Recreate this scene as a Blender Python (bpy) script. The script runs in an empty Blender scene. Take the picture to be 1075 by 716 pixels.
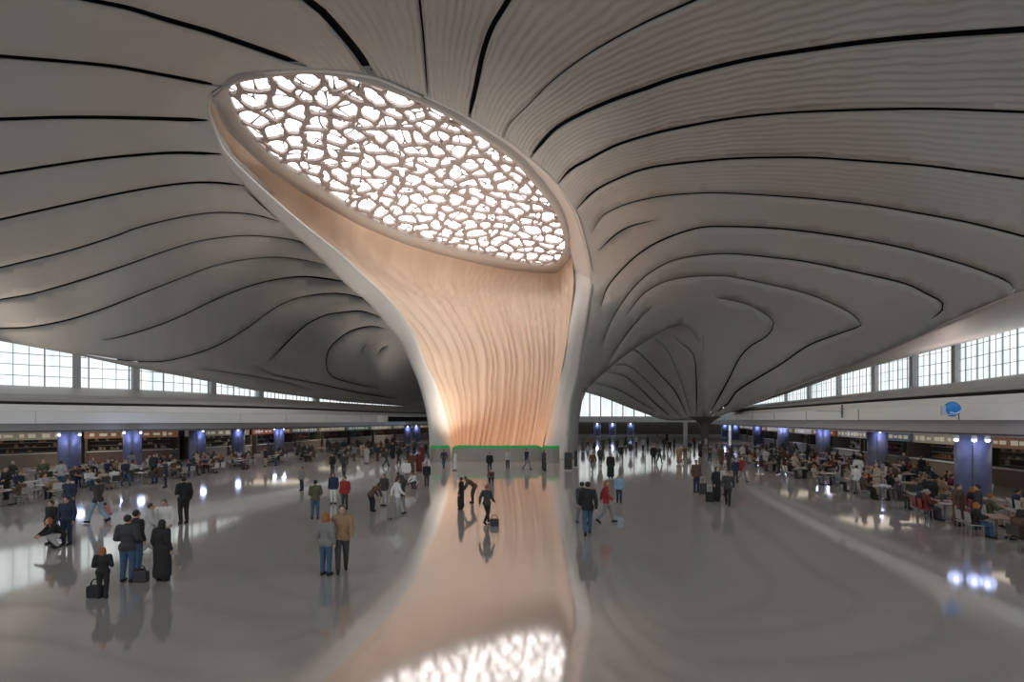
import bpy, bmesh, math, random
import numpy as np
from mathutils import Vector, Matrix
from mathutils.geometry import delaunay_2d_cdt
random.seed(7); np.random.seed(7)
PI = math.pi
SC = bpy.context.scene
COL = SC.collection
F = 520.0; CX = 537.5; HY = 441.0; H = 4.2

def P(x, y, Y):            # the point that stands Y metres ahead on the sight line through x, y
    return Vector(((x-CX)/F*Y, Y, H-(y-HY)/F*Y))
def on_floor(x, y):
    return P(x, y, H*F/(y-HY))

# ------------------------------------------------------------------ materials
MATS = {}
def mat(name, col, rough=0.6, metal=0.0, emit=None, estr=0.0, spec=0.5, noise=0.0, nscale=8.0, bump=0.0):
    if name in MATS: return MATS[name]
    m = bpy.data.materials.new(name); m.use_nodes = True
    nt = m.node_tree; b = nt.nodes['Principled BSDF']
    b.inputs['Base Color'].default_value = (*col, 1)
    b.inputs['Roughness'].default_value = rough
    b.inputs['Metallic'].default_value = metal
    b.inputs['Specular IOR Level'].default_value = spec
    if noise > 0 or bump > 0:
        tc = nt.nodes.new('ShaderNodeTexCoord')
        n = nt.nodes.new('ShaderNodeTexNoise'); n.inputs['Scale'].default_value = nscale
        n.inputs['Detail'].default_value = 4
        nt.links.new(tc.outputs['Object'], n.inputs['Vector'])
        if noise > 0:
            mx = nt.nodes.new('ShaderNodeMix'); mx.data_type = 'RGBA'
            mx.inputs['A'].default_value = (*[c*(1-noise) for c in col], 1)
            mx.inputs['B'].default_value = (*[min(1, c*(1+noise)) for c in col], 1)
            nt.links.new(n.outputs['Fac'], mx.inputs['Factor'])
            nt.links.new(mx.outputs['Result'], b.inputs['Base Color'])
        if bump > 0:
            bp = nt.nodes.new('ShaderNodeBump'); bp.inputs['Strength'].default_value = bump
            bp.inputs['Distance'].default_value = 0.05
            nt.links.new(n.outputs['Fac'], bp.inputs['Height'])
            nt.links.new(bp.outputs['Normal'], b.inputs['Normal'])
    if emit:
        b.inputs['Emission Color'].default_value = (*emit, 1)
        b.inputs['Emission Strength'].default_value = estr
    MATS[name] = m
    return m

def ceiling_mat():
    m = bpy.data.materials.new('ceiling_panel_paint'); m.use_nodes = True
    nt = m.node_tree; b = nt.nodes['Principled BSDF']
    at = nt.nodes.new('ShaderNodeAttribute'); at.attribute_name = 'across'
    st = nt.nodes.new('ShaderNodeAttribute'); st.attribute_name = 'ribbing'
    n = nt.nodes.new('ShaderNodeTexNoise'); n.inputs['Scale'].default_value = 0.35; n.inputs['Detail'].default_value = 3
    g = nt.nodes.new('ShaderNodeNewGeometry')
    nt.links.new(g.outputs['Position'], n.inputs['Vector'])
    def mth(op, a, bb):
        x = nt.nodes.new('ShaderNodeMath'); x.operation = op
        for i, v in enumerate((a, bb)):
            if v is None: continue
            if isinstance(v, (int, float)): x.inputs[i].default_value = v
            else: nt.links.new(v, x.inputs[i])
        return x.outputs[0]
    ph = mth('ADD', mth('MULTIPLY', at.outputs['Fac'], 2*PI*9), mth('MULTIPLY', n.outputs['Fac'], 7.0))
    s = mth('SINE', ph, None)
    s2 = mth('MULTIPLY', s, st.outputs['Fac'])
    bp = nt.nodes.new('ShaderNodeBump'); bp.inputs['Strength'].default_value = 1.0
    bp.inputs['Distance'].default_value = 0.045
    nt.links.new(s2, bp.inputs['Height']); nt.links.new(bp.outputs['Normal'], b.inputs['Normal'])
    cr = nt.nodes.new('ShaderNodeMix'); cr.data_type = 'RGBA'
    cr.inputs['A'].default_value = (0.42, 0.41, 0.385, 1); cr.inputs['B'].default_value = (0.48, 0.47, 0.445, 1)
    nt.links.new(n.outputs['Fac'], cr.inputs['Factor'])
    nt.links.new(cr.outputs['Result'], b.inputs['Base Color'])
    b.inputs['Roughness'].default_value = 0.55
    b.inputs['Specular IOR Level'].default_value = 0.3
    return m
M_CEIL = ceiling_mat()

def floor_mat():
    m = bpy.data.materials.new('polished_stone_floor'); m.use_nodes = True
    nt = m.node_tree; b = nt.nodes['Principled BSDF']
    g = nt.nodes.new('ShaderNodeNewGeometry')
    n = nt.nodes.new('ShaderNodeTexNoise'); n.inputs['Scale'].default_value = 0.25; n.inputs['Detail'].default_value = 5
    nt.links.new(g.outputs['Position'], n.inputs['Vector'])
    br = nt.nodes.new('ShaderNodeTexBrick'); br.offset = 0.0
    br.inputs['Scale'].default_value = 1.0
    br.inputs['Brick Width'].default_value = 1.2; br.inputs['Row Height'].default_value = 1.2
    br.inputs['Mortar Size'].default_value = 0.006
    br.inputs['Color1'].default_value = (0.44, 0.415, 0.39, 1)
    br.inputs['Color2'].default_value = (0.425, 0.40, 0.375, 1)
    br.inputs['Mortar'].default_value = (0.405, 0.382, 0.358, 1)
    nt.links.new(g.outputs['Position'], br.inputs['Vector'])
    mx = nt.nodes.new('ShaderNodeMix'); mx.data_type = 'RGBA'; mx.blend_type = 'MULTIPLY'
    mx.inputs['Factor'].default_value = 0.35
    nt.links.new(br.outputs['Color'], mx.inputs['A']); nt.links.new(n.outputs['Color'], mx.inputs['B'])
    rp = nt.nodes.new('ShaderNodeValToRGB')
    rp.color_ramp.elements[0].color = (0.8, 0.8, 0.8, 1); rp.color_ramp.elements[1].color = (1, 1, 1, 1)
    nt.links.new(n.outputs['Fac'], rp.inputs['Fac']); nt.links.new(rp.outputs['Color'], mx.inputs['B'])
    nt.links.new(mx.outputs['Result'], b.inputs['Base Color'])
    b.inputs['Roughness'].default_value = 0.4; b.inputs['Specular IOR Level'].default_value = 0.0
    gl = nt.nodes.new('ShaderNodeBsdfGlossy'); gl.inputs['Color'].default_value = (0.93, 0.92, 0.91, 1); gl.inputs['Roughness'].default_value = 0.07
    ms = nt.nodes.new('ShaderNodeMixShader'); ms.inputs['Fac'].default_value = 0.52
    nt.links.new(b.outputs[0], ms.inputs[1]); nt.links.new(gl.outputs[0], ms.inputs[2])
    nt.links.new(ms.outputs[0], nt.nodes['Material Output'].inputs['Surface'])
    return m
M_FLOOR = floor_mat()

def lining_mat():
    m = bpy.data.materials.new('column_lining'); m.use_nodes = True
    nt = m.node_tree; b = nt.nodes['Principled BSDF']
    uv = nt.nodes.new('ShaderNodeUVMap'); uv.uv_map = 'UVMap'
    mp = nt.nodes.new('ShaderNodeMapping'); mp.inputs['Scale'].default_value = (60, 3.0, 1)
    n = nt.nodes.new('ShaderNodeTexNoise'); n.inputs['Scale'].default_value = 1.0; n.inputs['Detail'].default_value = 5
    nt.links.new(uv.outputs['UV'], mp.inputs['Vector']); nt.links.new(mp.outputs['Vector'], n.inputs['Vector'])
    cr = nt.nodes.new('ShaderNodeMix'); cr.data_type = 'RGBA'
    cr.inputs['A'].default_value = (0.50, 0.365, 0.265, 1); cr.inputs['B'].default_value = (0.74, 0.585, 0.46, 1)
    nt.links.new(n.outputs['Fac'], cr.inputs['Factor']); nt.links.new(cr.outputs['Result'], b.inputs['Base Color'])
    bp = nt.nodes.new('ShaderNodeBump'); bp.inputs['Strength'].default_value = 1.0; bp.inputs['Distance'].default_value = 0.14
    nt.links.new(n.outputs['Fac'], bp.inputs['Height']); nt.links.new(bp.outputs['Normal'], b.inputs['Normal'])
    b.inputs['Roughness'].default_value = 0.5
    return m
M_LINING = lining_mat()
M_LIP = mat('column_edge_paint', (0.60, 0.58, 0.55), 0.5, noise=0.06, nscale=0.6)
M_RIM = mat('skylight_rim_paint', (0.45, 0.42, 0.39), 0.4)
M_LATTICE = mat('lattice_paint', (0.36, 0.30, 0.28), 0.5)
M_DARK = mat('shadow_gap_black', (0.006, 0.006, 0.006), 0.9, spec=0.1)
M_SKYGLASS = mat('skylight_glass', (0.8, 0.8, 0.8), 0.3, emit=(1.0, 0.985, 0.97), estr=3.0)
M_PIER = mat('window_pier_grey', (0.42, 0.43, 0.44), 0.5)
M_MULL = mat('window_mullion', (0.40, 0.45, 0.46), 0.45)
M_WHITE = mat('balcony_fascia_white', (0.84, 0.85, 0.81), 0.35, noise=0.03, nscale=1.0)
M_SLAB = mat('balcony_slab_grey', (0.40, 0.385, 0.36), 0.5)
M_STRIP = mat('balcony_lower_strip', (0.42, 0.41, 0.40), 0.4)
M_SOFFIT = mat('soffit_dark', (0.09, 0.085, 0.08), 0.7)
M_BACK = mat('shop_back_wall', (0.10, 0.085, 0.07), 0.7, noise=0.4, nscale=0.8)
M_BLUE = mat('blue_column_cladding', (0.13, 0.15, 0.27), 0.35)
M_LAMP = mat('column_lamp_glow', (0.9, 0.9, 1), 0.3, emit=(0.75, 0.8, 1.0), estr=3)

def window_glass():
    m = bpy.data.materials.new('daylit_window_glass'); m.use_nodes = True
    nt = m.node_tree; b = nt.nodes['Principled BSDF']
    g = nt.nodes.new('ShaderNodeNewGeometry')
    mp = nt.nodes.new('ShaderNodeMapping'); mp.inputs['Scale'].default_value = (1.3, 1.3, 0.12)
    n = nt.nodes.new('ShaderNodeTexNoise'); n.inputs['Scale'].default_value = 1.0; n.inputs['Detail'].default_value = 2
    nt.links.new(g.outputs['Position'], mp.inputs['Vector']); nt.links.new(mp.outputs['Vector'], n.inputs['Vector'])
    rp = nt.nodes.new('ShaderNodeValToRGB')
    rp.color_ramp.elements[0].position = 0.35; rp.color_ramp.elements[1].position = 0.6
    rp.color_ramp.elements[0].color = (0.66, 0.74, 0.75, 1); rp.color_ramp.elements[1].color = (0.95, 1.0, 1.0, 1)
    nt.links.new(n.outputs['Fac'], rp.inputs['Fac'])
    nt.links.new(rp.outputs['Color'], b.inputs['Emission Color'])
    b.inputs['Emission Strength'].default_value = 1.05
    b.inputs['Base Color'].default_value = (0.3, 0.33, 0.34, 1)
    b.inputs['Roughness'].default_value = 0.1
    return m
M_WGLASS = window_glass()

# ------------------------------------------------------------------ object helpers
def link(name, me, m=None, parent=None, smooth=False):
    o = bpy.data.objects.new(name, me); COL.objects.link(o)
    if m is not None and len(me.materials) == 0: me.materials.append(m)
    if parent is not None: o.parent = parent
    if smooth: me.polygons.foreach_set('use_smooth', [True]*len(me.polygons))
    return o
def from_bm(name, bm, m=None, parent=None, smooth=False):
    me = bpy.data.meshes.new(name); bm.normal_update(); bm.to_mesh(me); bm.free()
    return link(name, me, m, parent, smooth)
def tag(o, label=None, cat=None, group=None, kind=None):
    if label: o['label'] = label
    if cat: o['category'] = cat
    if group: o['group'] = group
    if kind: o['kind'] = kind
    return o
def empty(name, loc=(0, 0, 0), rz=0.0):
    o = bpy.data.objects.new(name, None); COL.objects.link(o); o.location = loc
    o.rotation_euler = (0, 0, rz); o.empty_display_size = 0.2
    return o
def box(bm, c, s, rz=0.0, rot=None):
    mtx = Matrix.Translation(c) @ (rot if rot is not None else Matrix.Rotation(rz, 4, 'Z')) @ Matrix.Diagonal((*s, 1))
    return bmesh.ops.create_cube(bm, size=1, matrix=mtx)['verts']
def bevel_box(bm, c, s, r, rz=0.0, rot=None):
    v = box(bm, c, s, rz, rot)
    es = list({e for x in v for e in x.link_edges})
    bmesh.ops.bevel(bm, geom=es, offset=r, segments=2, affect='EDGES', profile=0.7)
def beam(bm, a, b, w, d, up=Vector((0, 0, 1))):
    a = Vector(a); b = Vector(b); t = b-a; L = t.length
    if L < 1e-4: return
    t.normalize(); s = t.cross(up)
    if s.length < 1e-4: s = t.cross(Vector((1, 0, 0)))
    s.normalize(); u = s.cross(t)
    R = Matrix((s, t, u)).transposed().to_4x4()
    box(bm, (a+b)/2, (w, L, d), rot=R)
def cone(bm, a, b, r1, r2, seg=12, caps=True):
    a = Vector(a); b = Vector(b); t = b-a
    if t.length < 1e-5: return
    q = Vector((0, 0, 1)).rotation_difference(t.normalized()).to_matrix().to_4x4()
    bmesh.ops.create_cone(bm, cap_ends=caps, segments=seg, radius1=r1, radius2=r2, depth=t.length,
                          matrix=Matrix.Translation((a+b)/2) @ q)
def ball(bm, c, r, sub=2, rot=None):
    if isinstance(r, (int, float)): r = (r, r, r)
    mtx = Matrix.Translation(c) @ (rot if rot is not None else Matrix()) @ Matrix.Diagonal((*r, 1))
    bmesh.ops.create_icosphere(bm, subdivisions=sub, radius=1, matrix=mtx)
def grid_mesh(pts, flip=False, closed=False):    # pts[i][j] -> bmesh with uv
    bm = bmesh.new(); uvl = bm.loops.layers.uv.new('UVMap')
    ni = len(pts); nj = len(pts[0])
    vs = [[bm.verts.new(p) for p in row] for row in pts]
    for i in range(ni if closed else ni-1):
        for j in range(nj-1):
            i2 = (i+1) % ni
            q = [vs[i][j], vs[i2][j], vs[i2][j+1], vs[i][j+1]]
            st = [(i/(ni-1), j/(nj-1)), ((i+1)/(ni-1), j/(nj-1)), ((i+1)/(ni-1), (j+1)/(nj-1)), (i/(ni-1), (j+1)/(nj-1))]
            if flip: q.reverse(); st.reverse()
            try: f = bm.faces.new(q)
            except ValueError: continue
            for l, s in zip(f.loops, st): l[uvl].uv = s
    return bm
def solid(o, t, off=-1):
    md = o.modifiers.new('thickness', 'SOLIDIFY'); md.thickness = t; md.offset = off
    return o
def resample(pts, n, smooth=True):
    """even resample of a polyline of tuples, Catmull-Rom smoothed"""
    a = np.array([tuple(p) for p in pts], float)
    if smooth and len(a) > 2:
        out = []
        for i in range(len(a)-1):
            p0 = a[max(i-1, 0)]; p1 = a[i]; p2 = a[i+1]; p3 = a[min(i+2, len(a)-1)]
            for t in np.linspace(0, 1, 9)[:-1]:
                out.append(0.5*((2*p1)+(-p0+p2)*t+(2*p0-5*p1+4*p2-p3)*t*t+(-p0+3*p1-3*p2+p3)*t**3))
        out.append(a[-1]); a = np.array(out)
    d = np.r_[0, np.cumsum(np.linalg.norm(np.diff(a, axis=0), axis=1))]
    s = np.linspace(0, d[-1], n)
    return np.stack([np.interp(s, d, a[:, k]) for k in range(a.shape[1])], 1)

class TPS:
    def __init__(self, xy, v, lam=0.0):
        self.c = np.array(xy, float)/500.0; v = np.array(v, float); n = len(v)
        K = self.k(self.c, self.c)+lam*np.eye(n); Pm = np.c_[np.ones(n), self.c]
        A = np.block([[K, Pm], [Pm.T, np.zeros((3, 3))]])
        self.w = np.linalg.lstsq(A, np.r_[v, 0, 0, 0], rcond=None)[0]
    def k(self, a, b):
        r2 = ((a[:, None]-b[None])**2).sum(-1)
        return np.where(r2 > 0, r2*np.log(r2+1e-12), 0)
    def __call__(self, xy):
        xy = np.atleast_2d(np.array(xy, float))/500.0; n = len(self.c)
        return self.k(xy, self.c) @ self.w[:n] + self.w[n] + xy @ self.w[n+1:]
def inpoly(xy, poly):
    xy = np.asarray(xy); x = xy[:, 0]; y = xy[:, 1]; c = np.zeros(len(x), bool)
    p = np.asarray(poly); q = np.roll(p, -1, 0)
    for (x1, y1), (x2, y2) in zip(p, q):
        if y1 == y2: continue
        k = ((y1 > y) != (y2 > y)) & (x < (x2-x1)*(y-y1)/(y2-y1)+x1)
        c ^= k
    return c

# ================================================================== CEILING
ring_outer = [(224,100),(240,88.5),(260,80),(277,76),(319,73.4),(357.5,75),(390,80),(402,83),(427,93.5),(452,105),
              (490.7,123.7),(527.6,145.5),(540,154),(560,170),(585,193.5),(604,222),(614,254),(620.6,287),(621.7,300),
              (619,320),(614,354),(608,390),(606,401),(600,422.4),(597,454),(594,483)]
ring_Y = [43.6,42.8,42.0,41.2,40.7,41.0,42.0,42.3,43.2,44.3,46.6,49.2,50.2,52.6,56.2,60.5,65,68,67.3,65.3,62.4,59,58,55.5,53.2,52.0]
mc = [ # surface control values: sight-line position and distance ahead
 (0,0,27),(150,0,30),(300,0,33),(430,0,34.2),(537,0,34.5),(650,0,34.3),(815,0,33),(960,0,30.5),(1075,0,28.3),
 (-160,-260,15.5),(150,-260,18.5),(537,-260,21.3),(900,-260,19),(1240,-260,15.5),(-160,0,22.5),(1240,0,24),
 (-160,200,28),(-160,335,38),(-80,345,41),
 (0,180,35),(0,280,40),(0,345,43.5),(0,357.5,44),(75,371,47.4),(137,384.5,50.4),(220,399.5,58),(268,409,66),(360,421,90.5),(445,427,115),
 (150,162,42),(150,80,37),(70,100,34),(150,300,50.5),(70,300,46),(150,240,47.5),(230,300,61),(230,360,62),(283,379,76),(322,310,76),
 (235,162,46.8),(260,200,52),(295,234,61),(341,278,78),(365,300,84),(393,332,95),(345,345,86),(360,400,92),(420,400,118),(440,370,118),(470,400,125),(430,330,108),
 (720,242,56),(690,280,60),(660,262,62),(640,240,63.5),(640,300,65.5),(650,350,66),(700,335,65.5),(628,392,65.5),(607,440,60),(606,478,59.5),(612,412,63.5),
 (720,170,51),(720,120,46.5),(720,80,42.3),(620,120,47.5),(620,165,52.3),(640,200,58),(560,100,44),(590,150,51),
 (735,330,65),(735,370,69),(734,400,71.5),(735,425,74),(738,441,75),
 (815,300,56),(815,340,60),(775,360,65),(775,430,70),(815,414,63),(815,240,52),(815,165,46),(815,80,38.5),
 (890,385,55),(900,330,50.5),(900,250,46),(900,120,38),(980,345,46),(980,300,43.5),(980,180,36.8),
 (1075,305,38),(1040,300,40),(1075,248,36),(1075,188,34),(1075,118,31.8),(1075,50,29.5),(1240,235,29),(1240,150,27)]
ctl = [(x, y) for x, y, _ in mc]+ring_outer
val = [1/Y for _, _, Y in mc]+[1/Y for Y in ring_Y]
invM = TPS(ctl, val, 2e-4)

# shadow gaps between the panel bands: centre line and width at both ends
G = [
 ([(90,0),(134,9),(174,21),(218,33.5),(255,46),(288,57.7),(322,70)], 6, 7),
 ([(0,59.7),(67,65),(120.7,70.4),(174,79.5),(234,91)], 6, 4.5),
 ([(0,125.7),(67,123.7),(134,124),(221,126.4)], 5.5, 4.5),
 ([(0,182.7),(50,175),(100.6,167.6),(151,162.6),(188,160.6),(236,162)], 4.5, 3.6),
 ([(0,231),(67,216),(134,201.8),(184,193.8),(221,191.8),(262,195.6)], 4.0, 2.8),
 ([(0,281.5),(67,265),(117,249.6),(144,239.6),(184,229.5),(218,224),(241,223.5),(268,225.8),(298,234)], 3.6, 1.6),
 ([(0,315),(33.5,309),(84,294.5),(134,278),(174,263.7),(208,253.6),(241,248.6),(268,247.6),(302,251),(318,255),(331,264)], 3.2, 1.2),
 ([(0,345),(27,344),(67,337),(107,324.7),(147.5,309),(188,293),(221,280.5),(255,273),(288,270),(315,272.4),(343,278)], 2.6, 1.0),
 ([(108,357),(127,353.5),(161,343.5),(191,331.7),(221,317),(255,303),(285,294.5),(322,290.5),(370,297)], 1.2, 2.0),
 ([(90,372),(129,378),(168,379.5),(201,372.6),(231,361.6),(261.5,343.5),(288,324),(315,312.3),(352,308),(377,312),(395,318)], 1.0, 1.6),
 ([(283,379),(302,359),(322,341),(342,331),(360,328),(380,326.7),(403,334)], 2.0, 1.4),
 ([(404,345),(390,342.5),(373,346),(360,352.5),(345,367.6),(343.6,388),(355,398),(400,409)], 2.0, 0.8),
 ([(380,372),(382,365),(386,360)], 1.2, 0.8), ([(397,372),(401,366),(408,362)], 1.4, 0.8),
 ([(268,383),(288,393),(335,403),(375,412),(420,419)], 1.0, 1.2),
 ([(210,387),(240,391),(290,399),(330,409)], 0.8, 0.8),
 ([(322,0),(338.6,13),(360,37),(377,58),(394,85)], 8.5, 9.0),
 ([(440.5,0),(444,33.5),(446.5,67),(449,103)], 5, 1.4),
 ([(534,0),(517.5,27),(507.5,54),(501,84),(492,126)], 10, 5.0),
 ([(740,-4),(720,5),(678.5,23.5),(638,45),(608,63.7),(578,87),(558,107),(544,120.7),(534,131),(527,147)], 6.5, 1.2),
 ([(1075,31),(983,37.5),(916,43.6),(849,52.6),(782,63.7),(715,80.5),(678.5,93),(645,104.6),(611.4,119),(584.6,134),(568,151),(556,167)], 8.5, 4.6),
 ([(1075,118),(1000,115),(950,114.6),(866,117),(815.6,119.7),(765,125),(715,134),(678.5,142.5),(645,153.5),(618,167.6),(598,179),(585,195)], 3.6, 3.4),
 ([(1075,188),(1017,180),(966,173.7),(916,170),(856,166),(815.6,165.6),(765,167),(715,171.6),(678.5,177),(645,189.4),(621.5,203),(603,223)], 3.8, 2.6),
 ([(1075,248.6),(1050,242),(1010,232.5),(966,224.5),(916,216),(866,210),(815.6,206),(755,202.7),(715,204),(688.5,207),(662,213),(645,219.6),(631.5,228),(623,243)], 4.0, 1.2),
 ([(690,230.5),(662,237.5),(645,247),(629,263)], 1.2, 2.0),
 ([(1061,309.5),(1064.6,304),(1057,295.5),(1033.5,285.5),(1000,274.4),(950,261),(899,251),(849,243.6),(809,239.6),(765,238),(732,239.6),(695,252),(672,265.4),(655,280.5),(638,300.6),(631,322)], 2.6, 1.8),
 ([(978,335),(989,325.7),(988,317),(973,309),(950,298),(899,286),(849,275.4),(815.6,271),(775,267),(748.5,267),(715,271.4),(695,278.8),(675,292),(658,310.6),(641.6,337.4),(633,362)], 2.6, 0.9),
 ([(747,437),(765,423),(775,409.5),(819,382.7),(849,362.6),(882.6,350),(901,343.5),(903.4,339),(892.7,329),(869,317),(842,307),(799,297),(765,290.5),(742,290),(715,292),(695,297),(682,304),(672,312),(658,330.7)], 1.8, 1.0),
 ([(745,434),(765,398),(775,377.7),(787,364),(805.5,352.5),(812,339),(802,329),(782,319),(752,313)], 1.8, 0.8),
 ([(685,322),(672,334),(655,355),(640,380)], 1.4, 0.8),
]
# index value that grows from one gap to the next, used for the fine ribbing that runs along the bands
gi = [10,9,8,7,6,5,4,3,2,1,0,-1,None,None,0,None,11,12,13,14,15,16,17,18,None,19,20,21,22,None]
def ext(pts):
    pts = [tuple(p) for p in pts]
    def out(a, b):
        d = Vector((a[0]-b[0], a[1]-b[1])).normalized()*230
        return (a[0]+d.x, a[1]+d.y)
    def edge(p): return p[0] <= 0.5 or p[0] >= 1074.5 or p[1] <= 0.5
    if edge(pts[0]): pts = [out(pts[0], pts[1])]+pts
    if edge(pts[-1]): pts = pts+[out(pts[-1], pts[-2])]
    return pts
fx, fv = [], []
for (pts, w0, w1), k in zip(G, gi):
    if k is None: continue
    r = resample(ext(pts), 9, False)
    for p in r: fx.append(p[:2]); fv.append(k)
acrossF = TPS(fx, fv, 3e-3)

def groove_poly(pts, w0, w1):
    e = ext(pts); n = max(8, int(sum(math.dist(e[i], e[i+1]) for i in range(len(e)-1))/7))
    r = resample(e, n); L, R = [], []
    for i in range(n):
        t = r[min(i+1, n-1)]-r[max(i-1, 0)]; t /= np.linalg.norm(t)+1e-9
        s = i/(n-1); w = w0+(w1-w0)*s
        w *= min(1, 0.25+min(s, 1-s)*n/4) if True else 1
        nn = np.array([-t[1], t[0]])*w/2
        L.append(r[i]+nn); R.append(r[i]-nn)
    return L+R[::-1]

def sheet(boundary, grooves, inv, spacing, base_name, parent, min_tris=12):
    gp = [groove_poly(*g) for g in grooves]
    b = np.array(boundary, float)
    x0, y0 = b.min(0)-5; x1, y1 = b.max(0)+5
    pts = []; edges = []
    def loop(poly, step):
        poly = [np.array(p, float) for p in poly]; s = len(pts); m = []
        for i in range(len(poly)):
            a = poly[i]; c = poly[(i+1) % len(poly)]
            k = max(1, int(np.linalg.norm(c-a)/step))
            for t in range(k): m.append(a+(c-a)*t/k)
        for p in m: pts.append(p)
        for i in range(len(m)): edges.append((s+i, s+(i+1) % len(m)))
    loop(b, spacing)
    for g in gp: loop(g, spacing*1.2)
    gx, gy = np.meshgrid(np.arange(x0, x1, spacing), np.arange(y0, y1, spacing*0.87))
    gx = gx+(np.arange(gx.shape[0]) % 2)[:, None]*spacing/2
    q = np.stack([gx.ravel(), gy.ravel()], 1); q += np.random.uniform(-.3, .3, q.shape)
    q = q[inpoly(q, b)]
    keep = np.ones(len(q), bool)
    allp = np.array(pts)
    for i in range(0, len(q), 800):
        d = ((q[i:i+800, None]-allp[None])**2).sum(-1).min(1)
        keep[i:i+800] = d > (spacing*0.6)**2
    q = q[keep]
    coords = [Vector((float(p[0]), float(p[1]))) for p in pts]+[Vector((float(p[0]), float(p[1]))) for p in q]
    vo, eo, fo, *_ = delaunay_2d_cdt(coords, edges, [], 0, 1e-4)
    V = np.array([(v.x, v.y) for v in vo])
    T = np.array([f for f in fo if len(f) == 3])
    cen = V[T].mean(1)
    ok = inpoly(cen, b)
    for g in gp:
        ok &= ~inpoly(cen, g)
    T = T[ok]
    Y = 1/np.clip(inv(V), 1/400, 1/8)
    X3 = np.stack([(V[:, 0]-CX)/F*Y, Y, H-(V[:, 1]-HY)/F*Y], 1)
    ac = acrossF(V)
    rib = np.clip((230-V[:, 1])/150, 0, 1)*np.clip((V[:, 0]-230)/150, 0, 1)
    # panels = connected pieces
    par = list(range(len(T)))
    def find(a):
        while par[a] != a: par[a] = par[par[a]]; a = par[a]
        return a
    em = {}
    for i, t in enumerate(T):
        for e in ((t[0], t[1]), (t[1], t[2]), (t[2], t[0])):
            k = (min(e), max(e))
            if k in em:
                a, c = find(i), find(em[k]); par[a] = c
            else: em[k] = i
    comp = {}
    for i in range(len(T)): comp.setdefault(find(i), []).append(i)
    objs = []
    for ids in sorted(comp.values(), key=len, reverse=True):
        if len(ids) < min_tris: continue
        t = T[ids]; used, invx = np.unique(t, return_inverse=True); t = invx.reshape(-1, 3)
        me = bpy.data.meshes.new(base_name)
        Pv = X3[used]; Pt = Pv[t]
        nrm = np.cross(Pt[:, 1]-Pt[:, 0], Pt[:, 2]-Pt[:, 0])
        view = Pt.mean(1)-np.array([0, 0, H])
        flip = (nrm*view).sum(1) > 0
        t[flip] = t[flip][:, ::-1]
        me.from_pydata(Pv.tolist(), [], t.tolist()); me.update()
        a = me.attributes.new('across', 'FLOAT', 'POINT'); a.data.foreach_set('value', ac[used].astype(np.float32))
        a = me.attributes.new('ribbing', 'FLOAT', 'POINT'); a.data.foreach_set('value', rib[used].astype(np.float32))
        o = link(base_name, me, M_CEIL, parent, True); solid(o, 0.12)
        objs.append(o)
    return objs

ceiling = tag(empty('ceiling'), kind='structure')
lobe = [(1240,235),(1160,270),(1075,305),(1030,323),(980,345),(935,366),(890,385),(850,400),(815,414),(775,430),(747,440),(738,441.5)]
bM = [(-160,-260),(1240,-260)]+lobe+[(734,425),(734,400),(735,378),(733,358),(725,345),(714,341),(700,345),(675,360),(650,378),(630,395),(616,409),
      (611,422),(607.5,445),(606,481.5),(595,481.5)]
bM += [(x-(1.5 if x > 590 else 0), y+1.2) for x, y in ring_outer[::-1][1:]]
bM += [(222,112),(226,130),(245,163),(285,200),(330,235),(375,275),(415,310),(445,345),(465,380),(475,415),(480,431),
       (445,427.5),(360,421.5),(268,409.5),(220,400),(137,385),(75,371.5),(0,358),(-80,346),(-160,336)]
sheet(bM, G, invM, 7.0, 'ceiling_panel', ceiling)
cf = [(590,400,135),(612,411,126),(635,418,112),(660,428,99),(690,439,86),(712,441,78.5),(735,441,75.2),(735,400,72.3),(735,345,67.0),
      (715,400,75.5),(700,400,80),(715,350,70),(700,350,73),(675,370,81),(650,385,94),(650,345,90),(600,385,122),(718,325,68.5)]
invF = TPS([(a, b) for a, b, _ in cf], [1/c for _, _, c in cf], 1e-4)
GF = [([(705,350),(715,361),(727,371),(730.5,391),(731,436)], 1.0, 2.0),
      ([(648,368),(663,365),(678.5,377.7),(695,396),(708.6,411),(721,437)], 0.8, 2.0),
      ([(638,391),(655,394.4),(672,408),(688.5,424.6),(706,439)], 0.8, 1.6),
      ([(625,403),(648,409),(668,420),(690,434)], 0.7, 1.0),
      ([(640,384),(660,384),(682,403),(700,422),(714,438)], 0.7, 1.2),
      ([(684,352),(699,366),(708,384),(716,405),(725,437)], 0.7, 1.0)]
bF = [(738.5,441.5),(737,425),(737,400),(738,370),(738,338),(725,322),(690,325),(650,342),(615,372),(588,395),(588,407),
      (612,411),(635,418),(660,428),(690,439),(700,441.5)]
sheet(bF, GF, invF, 4.0, 'ceiling_panel', ceiling)

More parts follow.
